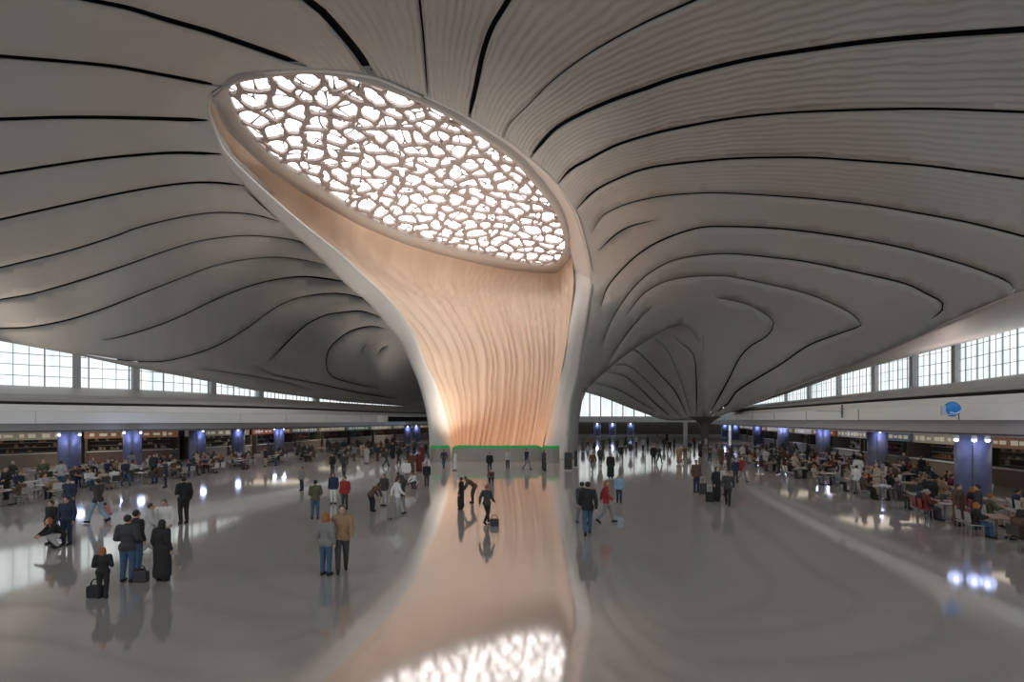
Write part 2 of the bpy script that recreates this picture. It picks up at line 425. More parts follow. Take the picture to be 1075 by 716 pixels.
# black sheet added behind the gaps, stands in for the shade inside them
def backing(boundary, inv, sp, off=0.28):
    b = np.array(boundary, float); x0, y0 = b.min(0)-2*sp; x1, y1 = b.max(0)+2*sp
    bm = bmesh.new(); vs = {}
    xs = np.arange(x0, x1, sp); ys = np.arange(y0, y1, sp)
    g = np.array([(x, y) for x in xs for y in ys])
    d = np.ones(len(g), bool)
    for k in range(8): d &= inpoly(g+3.0*np.array([math.cos(k*PI/4), math.sin(k*PI/4)]), b)
    d = d.reshape(len(xs), len(ys))
    def pos(q):
        Y = 1/np.clip(inv(q), 1/400, 1/8); return np.stack([(q[:, 0]-CX)/F*Y, Y, H-(q[:, 1]-HY)/F*Y], 1)
    p0 = pos(g); nn = np.cross(pos(g+np.array([1.5, 0]))-p0, pos(g+np.array([0, 1.5]))-p0)
    nn /= np.linalg.norm(nn, axis=1, keepdims=True)+1e-12
    nn *= np.sign((nn*(p0-np.array([0, 0, H]))).sum(1, keepdims=True))
    p0 = (p0+nn*off).reshape(len(xs), len(ys), 3)
    for i in range(len(xs)):
        for j in range(len(ys)):
            if d[i, j]: vs[(i, j)] = bm.verts.new(p0[i, j])
    for (i, j) in list(vs):
        k = [(i, j), (i+1, j), (i+1, j+1), (i, j+1)]
        if all(a in vs for a in k): bm.faces.new([vs[a] for a in k])
    return bm
from_bm('ceiling_gap_dark_sheet', backing(bM, invM, 4.5), M_DARK, ceiling)
from_bm('ceiling_gap_dark_sheet', backing(bF, invF, 3), M_DARK, ceiling)

# sloping strip by the right windows; its pale pinkish colour includes painted window light
ridge3 = [(1240,235,29),(1160,270,33),(1075,305,38),(980,345,46),(890,385,55),(815,414,63),(775,430,70),(738,441,75)]
ridge3 = [P(*r) for r in ridge3]
RW = [(40,8),(42,24),(45,36),(47.5,46),(51,57),(53,68),(56,82),(61,105),(70,150)]
def curve2(pl, n): return resample(pl, n)
rw = curve2(RW, 60)
r3 = resample([tuple(p) for p in ridge3], 40)
rwtop = resample([(42,24,12.9),(45,36,12.9),(47.5,46,12.85),(51,57,12.8),(53,68,12.7),(56,82,12.6),(58,92,12.5)], 40)
pts = []
for a, b in zip(r3, rwtop):
    row = []
    for t in np.linspace(0, 1.03, 12):
        p = a+(b-a)*t; p = p.copy(); p[2] += -0.35*math.sin(PI*t)*(0.8+0.6*math.sin(p[1]*0.35))*0.6
        row.append(tuple(p))
    pts.append(row)
bm = grid_mesh(pts)
o = from_bm('ceiling_edge_strip', bm, mat('ceiling_strip_lit_tone', (0.62, 0.56, 0.53), 0.5, noise=0.05, nscale=0.3), ceiling, True); solid(o, 0.1)

bm = bmesh.new(); box(bm, (0, 108, 46), (220, 200, 0.4)); tag(from_bm('ceiling_light_blocker', bm, M_DARK, ceiling), kind=None)  # unseen black deck added to stop sky light leaking through the gaps
# ================================================================== GREAT COLUMN
column = tag(empty('funnel_column', (-1.5, 56, 0)), 'huge flaring white column with open orange lit front rising to the oval skylight', 'column')
def CP(o):    # keep world coordinates while parenting to the column empty
    o.matrix_parent_inverse = Matrix.Translation((1.5, -56, 0)); return o
rimY = lambda y: 1/(0.02439-5.586e-5*(y-75))
T_px = [(223,106),(235,134),(253.6,154),(282,180),(290,185),(315,202),(340,217),(370,233.6),(397,246),(432,259),(470,269.7),(530,282.6),(567,287),(584,287.5),(602,288)]
T_px = T_px[:-2]+[(584,285.5),(592,278),(600,268.5)]
Tc = [tuple(P(x, y-1.5, min(rimY(y), 79.3)+0.25)) for x, y in T_px]
Lc = [tuple(P(*p)) for p in [(223,104.5,43.9),(221,115,44.3),(227,140.5,45.4),(235,159,46.3),(253.6,180,47.8),(290,213,50.5),(323,241,52),(357,268,53.5),(385,294,54.8),(400,307,55.2),(422,332,55.5),(437,355.5,55.5),(446,379,55.3),(458,403.5,55),(468,437,54.2),(475,467.4,53.6),(477.5,482,53.5)]]
Rc = [tuple(P(*p)) for p in [(600,267,73.9),(602,286.5,73),(602,303.5,69),(597,345,63),(593,370,60),(587.6,397,57.6),(575,447.5,54.6),(568.8,470.6,53.6),(566.5,482,53.5)]]
NB = 60
Bc = []
for u in np.linspace(0, 1, 21):
    x0 = Lc[-1][0]; x1 = Rc[-1][0]
    Bc.append((x0+(x1-x0)*(0.5-0.5*math.cos(PI*u)), 53.5+6.0*math.sin(PI*u)**0.8, 0.0))
NU, NV = 260, 120
Tf = resample(Tc, 1500); Tx = np.maximum.accumulate(Tf[:, 0]/Tf[:, 1]*F+CX)
want = np.interp(np.linspace(0, 1, NU), [0, .08, .2, .35, .55, .8, 1], [Tx[0], 330, 430, 490, 530, 570, Tx[-1]])
want = np.convolve(np.pad(want, 12, mode='reflect', reflect_type='odd'), np.ones(25)/25, 'valid')
Tn = np.stack([np.interp(want, Tx+np.arange(1500)*1e-6, Tf[:, k]) for k in range(3)], 1); Tn[0] = Tf[0]; Tn[-1] = Tf[-1]
Bn = resample(Bc, NU); Ln = resample(Lc, NV); Rn = resample(Rc, NV)
S = np.zeros((NU, NV, 3))
for i in range(NU):
    u = i/(NU-1)
    for j in range(NV):
        v = j/(NV-1)
        S[i, j] = (1-v)*Tn[i]+v*Bn[i]+(1-u)*Ln[j]+u*Rn[j]-((1-u)*(1-v)*Tn[0]+u*(1-v)*Tn[-1]+(1-u)*v*Bn[0]+u*v*Bn[-1])
du = np.gradient(S, axis=0); dv = np.gradient(S, axis=1)
nrm = np.cross(du, dv); nrm /= np.linalg.norm(nrm, axis=2, keepdims=True)+1e-9
toward = (nrm*(S-np.array([0, 0, H]))).sum(2, keepdims=True); nrm *= -1.0 if (toward > 0).mean() > 0.5 else 1.0
uu = np.linspace(0, 1, NU)[:, None]; vv = np.linspace(0, 1, NV)[None]
rr = np.random.uniform(-1, 1, 40)
wob = sum(rr[k]*np.sin((k+3)*uu*5+rr[-k]*6+vv*rr[k+5]*5) for k in range(8))*0.12
fold = np.abs(np.sin(PI*(uu*23+wob)))**0.7
up = np.clip(1-vv*1.7, 0, 1)
ripple = np.sin(2*PI*(uu*34+vv*9+0.6*np.sin(vv*14+uu*9)))*0.5+np.sin(2*PI*(uu*21-vv*6+0.5*np.sin(vv*9)))*0.35
edge = np.clip(np.minimum(uu, 1-uu)*25, 0, 1)*np.clip(vv*20, 0, 1)
S += nrm*(((fold-0.6)*0.5*(1-up)+ripple*0.22*up)*edge)[..., None]
bm = grid_mesh([[tuple(S[i, j]) for j in range(NV)] for i in range(NU)])
lin = CP(from_bm('inner_lining', bm, M_LINING, column, True)); lin['label'] = 'rippled orange lit inner wall of the column'
# left flange: outer silhouette against lining edge
LO = [(223,103.5,43.8),(217.5,118,44.5),(220,138,45.7),(230,161,47),(258,196,50),(295,234,53),(330,265,55),(345,280.5,55.8),(365,300,56.5),(383.5,315,56.8),(405,339,56.6),(420,359,56.2),(430,380,55.6),(439,401.4,54.8),(446,424.5,53.6),(450.4,447.5,52.6),(451.4,475,52.1),(451.6,483,52)]
LOc = resample([tuple(P(*p)) for p in LO], NV)
def face_cam(bm):
    bm.normal_update()
    for f in bm.faces:
        if f.normal.dot(f.calc_center_median()-Vector((0, 0, H))) > 0: f.normal_flip()
    return bm
def strip_between(a, b, n, bulge=0.0):
    rows = []
    for p, q in zip(a, b):
        row = []
        for k in range(n):
            t = k/(n-1); r = p+(q-p)*t
            r = r+np.array([0, -bulge*math.sin(PI*t), 0]); row.append(tuple(r))
        rows.append(row)
    return rows
bm = face_cam(grid_mesh(strip_between(LOc, Ln, 6, 0.15)))
CP(solid(from_bm('edge_flange', bm, M_LIP, column, True), 0.3, -1))
# ring and right flange: starts at zero width at the top left
inner_up = [(224,101,43.5),(241,91,43),(261,83,42.3),(277,79.5,42),(319,76.5,41.4),(355,78,41.7),(388,86,42.7),(402,90,43.4),(425,99,44.4),(450,110.5,45.8),
            (486,130,48.4),(520,153,51.7),(534,163,53.4),(553,182,56.8),(573,207,61),(588,234,67),(597,259,71),(602,280,73.3),(602.5,290,73),
            (601,315,67.5),(596.5,350,62.4),(590.5,382,59),(588,395,57.8),(582,420,56),(573.5,454,54.3),(566.5,482,53.5)]
ra = resample([tuple(P(x, y, Y)) for (x, y), Y in zip(ring_outer, ring_Y)], 160)
rb = resample([tuple(P(*p)) for p in inner_up], 160)
# pair by index along matching vertices
def pair(a, b, per=8):
    A, B = [], []
    a = np.array(a); b = np.array(b)
    def cr(p, i, t):
        p0 = p[max(i-1, 0)]; p1 = p[i]; p2 = p[i+1]; p3 = p[min(i+2, len(p)-1)]
        return 0.5*((2*p1)+(-p0+p2)*t+(2*p0-5*p1+4*p2-p3)*t*t+(-p0+3*p1-3*p2+p3)*t**3)
    for i in range(len(a)-1):
        for t in np.linspace(0, 1, per+1)[:-1]: A.append(cr(a, i, t)); B.append(cr(b, i, t))
    A.append(a[-1]); B.append(b[-1]); return A, B
A3 = [tuple(P(x, y, Y*0.997)) for (x, y), Y in zip(ring_outer, ring_Y)]; B3 = [tuple(P(*p)) for p in inner_up]
A, B = pair(A3, B3)
rows = strip_between(A, B, 7, 0.25)
for i, row in enumerate(rows):     # fine pleats along the ring
    for k in range(1, 6):
        x, y, z = row[k]; row[k] = (x, y, z-0.06*math.sin(k*2.4+i*0.05))
bm = face_cam(grid_mesh(rows))
CP(solid(from_bm('edge_flange', bm, M_LIP, column, True), 0.25, -1))
# closed rear of the column shell below the ceiling, seen only from the side
tp_ = np.clip(np.minimum(uu, 1-uu)*6, 0, 1)*np.ones_like(vv)
S2 = S-nrm*(0.35+0.9*tp_)[..., None]; S2[..., 2] = np.maximum(S2[..., 2], 0)
CP(from_bm('rear_shell', grid_mesh([[tuple(S2[i, j]) for j in range(4, NV, 4)] for i in range(4, NU-4, 6)]), M_LIP, column, True))

# ------------------------------------------------------------------ skylight
sky = tag(empty('skylight', tuple(P(430,170,rimY(170)))), 'great oval skylight of irregular white cells over the flaring column', 'skylight')
skyloc = Vector(sky.location)
def SP(o): o.matrix_parent_inverse = Matrix.Translation(-skyloc); return o
rim_in = [(241,93.5),(243.5,110),(255,132),(268.7,149),(285.4,165.6),(300.5,176.5),(315,186),(340,202),(370,222),(399,237),(432.5,250),(470,262),(502,269),(530,274),(550,277.5),(570,279),(583,277),
          (590,269),(593,257),(588,236),(578.7,217),(560,193.5),(538,169),(511,149),(477,127),(450.5,113),(415,98.5),(390,90),(360,82),(319,78),(277,82.5),(252,87)]
rim_out = [(225,101),(226,112),(235,134),(253.6,154),(270,169),(285,181.5),(300,192),(328,210),(362,229),(394,245),(429,258),(468,269),(500,277),(529,282.6),(550,285.5),(570,287.2),(586,286.5),
          (597,276),(599.5,258),(593,232),(583,211.5),(563.5,188),(541,164.5),(513.5,145),(479,123.5),(452,109.7),(416,95.5),(391,87),(361,79),(319,75),(276,79),(249,84)]
def SKP(x, y, dz=0.0):
    p = P(x, y, rimY(y)); p.z += dz; return p
def closed_curve(px, per=5):
    n = len(px); out = []
    a = [np.array(p, float) for p in px]
    for i in range(n):
        p0, p1, p2, p3 = a[i-1], a[i], a[(i+1) % n], a[(i+2) % n]
        for t in np.linspace(0, 1, per+1)[:-1]:
            out.append(0.5*((2*p1)+(-p0+p2)*t+(2*p0-5*p1+4*p2-p3)*t*t+(-p0+3*p1-3*p2+p3)*t**3))
    return out
ci = closed_curve(rim_in); co = closed_curve(rim_out)
rows = []
for a, b in zip(ci, co):
    pa = SKP(*a); pb = SKP(*b)
    rows.append([tuple(pa+Vector((0, 0, 0.95))), tuple(pa), tuple(pa+(pb-pa)*0.2+Vector((0, 0, -0.04))), tuple(pb+Vector((0, 0, -0.02))), tuple(pb+Vector((0, 0, 2.6)))])
SP(from_bm('rim', grid_mesh(rows, closed=True), M_RIM, sky, True))
polyW = np.array([(SKP(*a).x, SKP(*a).y) for a in ci])
def planeZ(X, Y):   # plane of the rim
    # rim plane from three points
    return pl_n.dot(pl_p-Vector((X, Y, 0)))/pl_n.z if True else 0
a_, b_, c_ = SKP(320, 75), SKP(575, 285), SKP(300, 190)
pl_n = (b_-a_).cross(c_-a_).normalized(); pl_p = a_
def planeZ(X, Y): return pl_p.z-(pl_n.x*(X-pl_p.x)+pl_n.y*(Y-pl_p.y))/pl_n.z
cen = polyW.mean(0)
ax = Vector((.5, .87)).normalized()
def dome(X, Y):
    d = Vector((X-cen[0], Y-cen[1])); u = d.dot(ax)/24; v = (d.x*ax.y-d.y*ax.x)/12
    return 1.2*max(0, 1-u*u-v*v)
def lattice(seed, s, jit, wid, dep, dz, skip=0.0):
    rnd = random.Random(seed); bm = bmesh.new()
    nodes = {}; hexes = []
    x0, y0 = polyW.min(0)-4; x1, y1 = polyW.max(0)+4
    def node(a, b):
        k = (round(a*100), round(b*100))
        if k not in nodes: nodes[k] = (a+rnd.uniform(-jit, jit)*s, b+rnd.uniform(-jit, jit)*s)
        return k
    edges = set(); r = s/math.sqrt(3); q = 0
    yy = y0
    while yy < y1:
        xx = x0+(s/2 if q % 2 else 0)
        while xx < x1:
            ks = [node(xx+r*math.sin(PI/3*k), yy+r*math.cos(PI/3*k)) for k in range(6)]
            for k in range(6):
                e = tuple(sorted((ks[k], ks[(k+1) % 6]))); edges.add(e)
            xx += s
        yy += r*1.5; q += 1
    for a, b in sorted(edges):
        if rnd.random() < skip: continue
        A = nodes[a]; B = nodes[b]
        ia, ib = inpoly(np.array([A, B]), polyW)
        if not ia and not ib: continue
        if ia != ib:
            lo, hi = (A, B) if ia else (B, A)
            p, q2 = np.array(lo), np.array(hi)
            for _ in range(10):
                m = (p+q2)/2
                if inpoly(np.array([m]), polyW)[0]: p = m
                else: q2 = m
            A, B = lo, tuple(q2)
        z = lambda c: planeZ(*c)+dome(*c)+dz
        pa = Vector((A[0], A[1], z(A))); pb = Vector((B[0], B[1], z(B)))
        w = wid*rnd.uniform(0.7, 1.5); mid = (pa+pb)/2+Vector((rnd.uniform(-.15, .15)*s*.5, rnd.uniform(-.15, .15)*s*.5, 0))
        # waisted strut: wide at the nodes, narrow between
        t = (pb-pa); t.z = 0; t.normalize(); n_ = Vector((-t.y, t.x, 0))
        st = [(pa, w*1.7), (pa+(mid-pa)*0.45, w*0.9), (mid, w*0.75), (pb+(mid-pb)*0.45, w*0.9), (pb, w*1.7)]
        rws = []
        for p, ww in st:
            rws.append([bm.verts.new(p+n_*ww/2), bm.verts.new(p-n_*ww/2), bm.verts.new(p-n_*ww*0.5+Vector((0, 0, dep))), bm.verts.new(p+n_*ww*0.5+Vector((0, 0, dep)))])
        for r1, r2 in zip(rws, rws[1:]):
            for k in range(4):
                bm.faces.new([r1[k], r1[(k+1) % 4], r2[(k+1) % 4], r2[k]])
        bm.faces.new(rws[0][::-1]); bm.faces.new(rws[-1])
    return bm
SP(from_bm('lattice', lattice(3, 2.15, 0.28, 0.42, 0.30, 0.0), M_LATTICE, sky))
SP(from_bm('lattice', lattice(11, 3.1, 0.28, 0.16, 0.08, 0.32, 0.0), M_LATTICE, sky))
bm = bmesh.new()
n = len(ci); N = 14; vr = []
for k in range(N+1):
    t = 1-k/N; vr.append([bm.verts.new((cen[0]+(p[0]-cen[0])*t, cen[1]+(p[1]-cen[1])*t,
                 planeZ(cen[0]+(p[0]-cen[0])*t, cen[1]+(p[1]-cen[1])*t)+0.5+dome(cen[0]+(p[0]-cen[0])*t, cen[1]+(p[1]-cen[1])*t))) for p in polyW] if k < N else [bm.verts.new((cen[0], cen[1], planeZ(*cen)+1.7))])
for k in range(N-1):
    for i in range(n):
        bm.faces.new([vr[k][i], vr[k+1][i], vr[k+1][(i+1) % n], vr[k][(i+1) % n]])
for i in range(n): bm.faces.new([vr[N-1][i], vr[N][0], vr[N-1][(i+1) % n]])
SP(from_bm('glass', bm, M_SKYGLASS, sky, True))

# ================================================================== FLOOR, WALLS, WINDOWS
bm = bmesh.new(); box(bm, (0, 90, -0.15), (190, 220, 0.3)); tag(from_bm('floor', bm, M_FLOOR), kind='structure')

LT = []
LW = [(-60,10),(-55,26)]      # the window line follows the lower edge of the ceiling
for a in ((-160,336),(-120,341),(-80,346),(-40,352),(0,358),(38,365),(75,371.5),(106,378.5),(137,385),(178,392.5),(220,400),(268,409.5),(314,416),(360,421.5),(402,425)):
    Yv = 1/float(invM([a])[0])*1.004; pz = P(a[0], a[1], Yv); LW.append((pz.x-0.35, pz.y)); LT.append((pz.y, pz.z+0.12))
LT.sort(); LT = ([a for a, _ in LT], [b for _, b in LT])
LW = [p for i, p in enumerate(LW) if i < 2 or p[1] > 30]+[(-22,118),(-12,138)]
LF = [(-50,10),(-44.5,28),(-39.3,38),(-34.9,43.5),(-28.6,50),(-23.2,58),(-17.5,66)]
LF2 = [(-50,10),(-44.5,28),(-39.3,38),(-34.9,43.5),(-28.6,50),(-24.6,60),(-22.5,78),(-17,100),(-8,122)]
RF = [(22,4),(22.4,14),(22.7,22),(24,33),(26.5,46),(31,66),(37,90),(46,120)]
def band(name, plan, z0, z1, m, parent=None, thick=0.2, n=80, cap=False):
    p = resample(plan, n); rows = [[(a[0], a[1], z0), (a[0], a[1], z1)] for a in p]
    o = from_bm(name, grid_mesh(rows), m, parent, False); solid(o, thick, 0); return o
def loft_between(name, pa, pb, prof, m, parent=None, n=80, t=0.08):
    A = resample(pa, n); B = resample(pb, n)
    rows = [[(a[0]+(b[0]-a[0])*s, a[1]+(b[1]-a[1])*s, z) for s, z in prof] for a, b in zip(A, B)]
    o = from_bm(name, grid_mesh(rows), m, parent, False)
    if t: solid(o, t, 0)
    return o
def window_band(name, plan, z0, ztop, pier_spots, step, rowh, side, dark_every=3, tops=None):
    root = tag(empty(name), kind='structure')
    p = resample(plan, 400); seg = np.linalg.norm(np.diff(p, axis=0), axis=1); d = np.r_[0, np.cumsum(seg)]
    def at(s): return np.array([np.interp(s, d, p[:, 0]), np.interp(s, d, p[:, 1])])
    off = side*0.25
    top = (lambda a: float(np.interp(a[1], tops[0], tops[1]))) if tops else (lambda a: ztop)
    rows = [[(a[0]+off, a[1], z0-0.1), (a[0]+off, a[1], max(z0, top(a)))] for a in p[::2]]
    solid(from_bm('glass', grid_mesh(rows), M_WGLASS, root), 0.02, 0)
    bm = bmesh.new(); bm2 = bmesh.new(); s = 0.0; k = 0
    while s < d[-1]:
        a = at(s); w = 0.11 if k % dark_every == 0 else 0.045
        tx = at(min(s+0.1, d[-1]))-at(max(0, s-0.1)); ang = math.atan2(tx[1], tx[0])
        (box(bm if True else bm2, (a[0], a[1], (z0+top(a))/2), ((w if side else 0.35), 0.10 if w > .1 else .06, max(.05, top(a)-z0)), ang))
        s += step; k += 1
    q = resample(plan, 160)
    z = z0+rowh
    while z < ztop:
        for a, b in zip(q, q[1:]):
            if min(top(a), top(b)) > z: beam(bm, (a[0], a[1], z), (b[0], b[1], z), 0.06, 0.06)
        z += rowh
    for a, b in zip(q, q[1:]): beam(bm, (a[0], a[1], z0), (b[0], b[1], z0), 0.25, 0.12)
    bm2.free()
    from_bm('window_frame', bm, M_MULL, root)
    for (x, w) in pier_spots:
        ang = np.arctan2(p[:, 0], p[:, 1]); i = int(np.argmin(np.abs(p[:, 0]/p[:, 1]-(x-CX)/F)))
        a = p[i]; t = p[min(i+1, 399)]-p[max(i-1, 0)]
        bm = bmesh.new(); bevel_box(bm, (a[0]-side*0.2, a[1], (z0+top(a))/2), (w, 0.6, max(.1, top(a)-z0)), 0.05, math.atan2(t[1], t[0]))
        from_bm('pier', bm, M_PIER, root)
    return root
window_band('window_1', LW, 7.3, 12.6, [(-60,.6),(-20,.6),(80,.62),(140,.62),(222,.75),(271,.9),(330,.9)], 1.05, 1.0, -1, 3, LT)
window_band('window_2', RW, 8.45, 13.1, [(1180,.6),(1090,.6),(1005,.75),(959.5,.75),(920,1.1),(882,.5),(851,.9),(826,.5)], 1.1, 1.3, 1, 2)
# far window behind the second funnel
fw = [(-12,135),(10,150),(40,152),(70,150)]
window_band('window_3', fw, 5.2, 16, [], 3.4, 5.5, 0, 2)

# left and right walls: sloping slabs, balcony fascias, soffits
wl = tag(empty('wall_left'), kind='structure'); wr = tag(empty('wall_right'), kind='structure')
loft_between('sloping_slab', LF2, LW, [(0.16,5.72),(0.18,6.0),(0.3,6.35),(0.8,7.1),(1.0,7.32)], M_SLAB, wl)
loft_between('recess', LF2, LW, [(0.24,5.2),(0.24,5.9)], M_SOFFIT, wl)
loft_between('ledge', LF2, LW, [(0.0,4.86),(0.03,4.95),(0.08,5.42),(0.26,5.46)], M_WHITE, wl)
band('balcony_fascia', [(-51,10)]+LF[1:], 3.93, 4.84, M_WHITE, wl, 0.35)
# rounded end of the left balcony
bm = bmesh.new(); cone(bm, (-17.5,66.2,3.93), (-17.5,66.2,4.84), 0.9, 0.9, 20); from_bm('balcony_end', bm, M_WHITE, wl)
band('lower_strip', [(a-0.35, b+0.35) for a, b in LF2], 3.2, 3.93, M_STRIP, wl, 0.1)
LB = [(a-9, b+5) for a, b in LF2]
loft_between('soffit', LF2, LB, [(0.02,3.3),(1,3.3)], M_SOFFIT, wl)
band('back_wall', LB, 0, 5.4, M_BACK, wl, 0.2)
loft_between('sloping_slab', RF, RW, [(0.09,5.72),(0.10,5.95),(0.25,6.3),(0.8,7.9),(1.0,8.47)], M_SLAB, wr)
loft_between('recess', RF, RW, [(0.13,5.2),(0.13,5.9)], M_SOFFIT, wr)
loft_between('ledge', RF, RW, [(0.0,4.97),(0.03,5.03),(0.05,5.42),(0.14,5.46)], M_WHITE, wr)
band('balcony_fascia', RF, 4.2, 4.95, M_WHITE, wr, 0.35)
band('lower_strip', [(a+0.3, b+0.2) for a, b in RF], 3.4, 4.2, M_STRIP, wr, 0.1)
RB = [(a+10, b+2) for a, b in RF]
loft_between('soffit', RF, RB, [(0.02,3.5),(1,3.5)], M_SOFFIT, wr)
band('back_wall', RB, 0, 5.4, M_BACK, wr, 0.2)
wb = tag(empty('wall_back'), kind='structure')
FB = [(-22,118),(-8,136),(10,147),(40,149),(62,146)]
band('back_wall', FB, 0, 3.6, M_BACK, wb, 0.2)
band('balcony_fascia', [(a, b-1) for a, b in FB], 3.6, 5.3, M_WHITE, wb, 0.3)
for s_, nm in ((wl, 'fascia_joint'), (wr, 'fascia_joint')):
    pl = resample(LF if s_ is wl else RF, 40); bm = bmesh.new()
    for q_ in pl[4::3]: box(bm, (q_[0]+(0.19 if s_ is wl else -0.19), q_[1]-0.02, 4.4 if s_ is wl else 4.57), (0.03, 0.03, 0.85 if s_ is wl else 0.72))
    from_bm(nm, bm, M_SOFFIT, s_)

# second funnel: slim foot that carries the far ceiling
t2 = tag(empty('funnel_foot', (29.2, 75, 0)), 'slim dark pillar where the far ceiling bands gather to a point', 'column')
bm = bmesh.new()
prof = [(0.85,0),(0.62,0.35),(0.55,1.5),(0.6,2.8),(0.9,3.7),(1.6,4.3),(2.4,4.7)]
rows = [[(r*math.cos(2*PI*k/20), r*math.sin(2*PI*k/20), z) for r, z in prof] for k in range(20)]
bm.free(); from_bm('shaft', grid_mesh(rows, closed=True), mat('pillar_dark', (0.12, 0.11, 0.10), 0.5), t2, True)
bm = bmesh.new(); cone(bm, (0,0,0), (0,0,0.12), 1.1, 1.0, 24); from_bm('base', bm, M_PIER, t2)
t3 = tag(empty('slim_post', tuple(on_floor(719.5, 473))), 'thin pale grey post standing left of the dark pillar foot', 'post')
bm = bmesh.new(); cone(bm, (0,0,0.08), (0,0,3.9), 0.28, 0.28, 16); from_bm('shaft', bm, M_PIER, t3, True)
bm = bmesh.new(); cone(bm, (0,0,0), (0,0,0.1), 0.45, 0.42, 16); from_bm('base', bm, M_STRIP, t3)

# ------------------------------------------------------------------ blue lit columns
def blue_column(x, Y, r, lamps, label, ztop):
    Xw = (x-CX)/F*Y
    t = tag(empty('round_column', (Xw, Y, 0)), label, 'column', 'blue lit columns')
    prof = [(r*1.0,0),(r,0.0),(r,ztop)]
    bm = bmesh.new(); cone(bm, (0,0,0.0), (0,0,ztop), r, r, 32); from_bm('shaft', bm, M_BLUE, t, True); shaft = t.children[-1]
    bm = bmesh.new(); cone(bm, (0,0,0), (0,0,0.22), r*1.06, r*1.06, 32); from_bm('skirting', bm, M_STRIP, t)
    bm = bmesh.new()
    d = Vector((-Xw, -Y, 0)).normalized(); box(bm, (d.x*r, d.y*r, ztop/2), (0.05, 0.05, ztop), math.atan2(d.y, d.x)); from_bm('seam', bm, M_SOFFIT, shaft)
    side = Vector((-d.y, d.x, 0))
    for s in lamps:
        p = d*(r*0.75+0.25)+side*(-s)*r*0.85; p.z = ztop-0.22
        bm = bmesh.new(); ball(bm, p, 0.10, 2); lm = from_bm('lamp', bm, M_LAMP, t, True)
        bm = bmesh.new(); cone(bm, p+Vector((0,0,0.04)), p+Vector((0,0,0.22)), 0.13, 0.09, 12); from_bm('lamp_housing', bm, M_STRIP, lm, True)
        L = bpy.data.lights.new('column_spot', 'POINT'); L.energy = 6 if Y < 30 else 26*max(1, (Y/38)); L.color = (0.5, 0.58, 1.0); L.shadow_soft_size = 0.28
        lo = bpy.data.objects.new('column_spot', L); COL.objects.link(lo)
        lo.location = Vector((Xw, Y, 0))+d*(r+0.3)+side*(-s)*r*0.9+Vector((0,0,ztop-0.35)); lo['kind'] = 'light'
left_cols = [(73,38,.68,(-1,1)),(139,44,.68,(-1,1)),(207,50,.72,(-.8,)),(250,56,.68,(0,)),(293,64,.62,(-1,1)),(428,84,.6,(0,))]
nm = ['nearest','second','third','fourth','fifth','sixth','seventh']
for i, (x, Y, r, l) in enumerate(left_cols): blue_column(x, Y, r, l, f'round column lit blue from above, {nm[i]} one along the left food court', 3.3)
right_cols = [(1021,23.4,.66,(-.9,-.1,1)),(921,40,.68,(-.3,)),(864,54,.66,(-1,1)),(822,68,.68,(-.6,.7)),(795,84,.72,(0,)),(772,100,.8,(0,)),(761,118,.8,(0,))]
for i, (x, Y, r, l) in enumerate(right_cols): blue_column(x, Y, r, l, f'round column lit blue from above, {nm[i]} one along the right food court', 3.5)
for i, x in enumerate((627, 643, 662)): blue_column(x, 128+i*3, 0.9, (0,), f'small far column lit blue, number {["left","middle","right"][i]} of three under the far window'.replace('number ', ''), 3.5)
blue_column(437, 92, 0.7, (0,), 'far blue lit column just left of the great column edge', 3.3)

# ------------------------------------------------------------------ blue emblem on right fascia
pE = P(998, 429.5, 23.6)
e = tag(empty('blue_sign', tuple(pE)), 'glossy blue rounded emblem sign on the white right balcony band', 'sign')
bm = bmesh.new(); ball(bm, (0.08,0,0), (0.42,0.14,0.36), 3); from_bm('globe', bm, mat('sign_blue', (0.02,0.24,0.66), 0.12), e, True)
bm = bmesh.new(); box(bm, (-0.32,0,-0.06), (0.24,0.12,0.42)); box(bm, (-0.05,-0.02,-0.26), (0.62,0.14,0.06)); from_bm('side_plate', bm, mat('sign_grey', (0.5,0.55,0.6), 0.3), e)
bm = bmesh.new()
for k in range(10):
    a = -2.2+k*0.22; beam(bm, (0.08+0.36*math.cos(a), -0.13, 0.10+0.3*math.sin(a)), (0.08+0.36*math.cos(a+.22), -0.13, 0.10+0.3*math.sin(a+.22)), 0.04, 0.05)
from_bm('glint_arc', bm, mat('sign_white', (0.75,0.82,0.9), 0.3), e)  # white arc puts the globe's glint into solid colour
e = tag(empty('wall_aerial', tuple(P(884, 432, 36.5))), 'small dark aerial with cross bars on the right balcony band', 'antenna')
bm = bmesh.new(); beam(bm, (0,0,-0.45), (0,0,0.5), 0.07, 0.07); from_bm('mast', bm, M_SOFFIT, e)
bm = bmesh.new(); beam(bm, (-1.9,0,0.02), (0.25,0,0.02), 0.03, 0.03); from_bm('cross_bar', bm, M_SOFFIT, e)
for a, b in (((-0.15,0,-0.15), (0.3,0,-0.12)), ((-0.15,0,0.22), (0.2,0,0.2))):
    bm = bmesh.new(); beam(bm, a, b, 0.03, 0.03); from_bm('cross_bar', bm, M_SOFFIT, e)

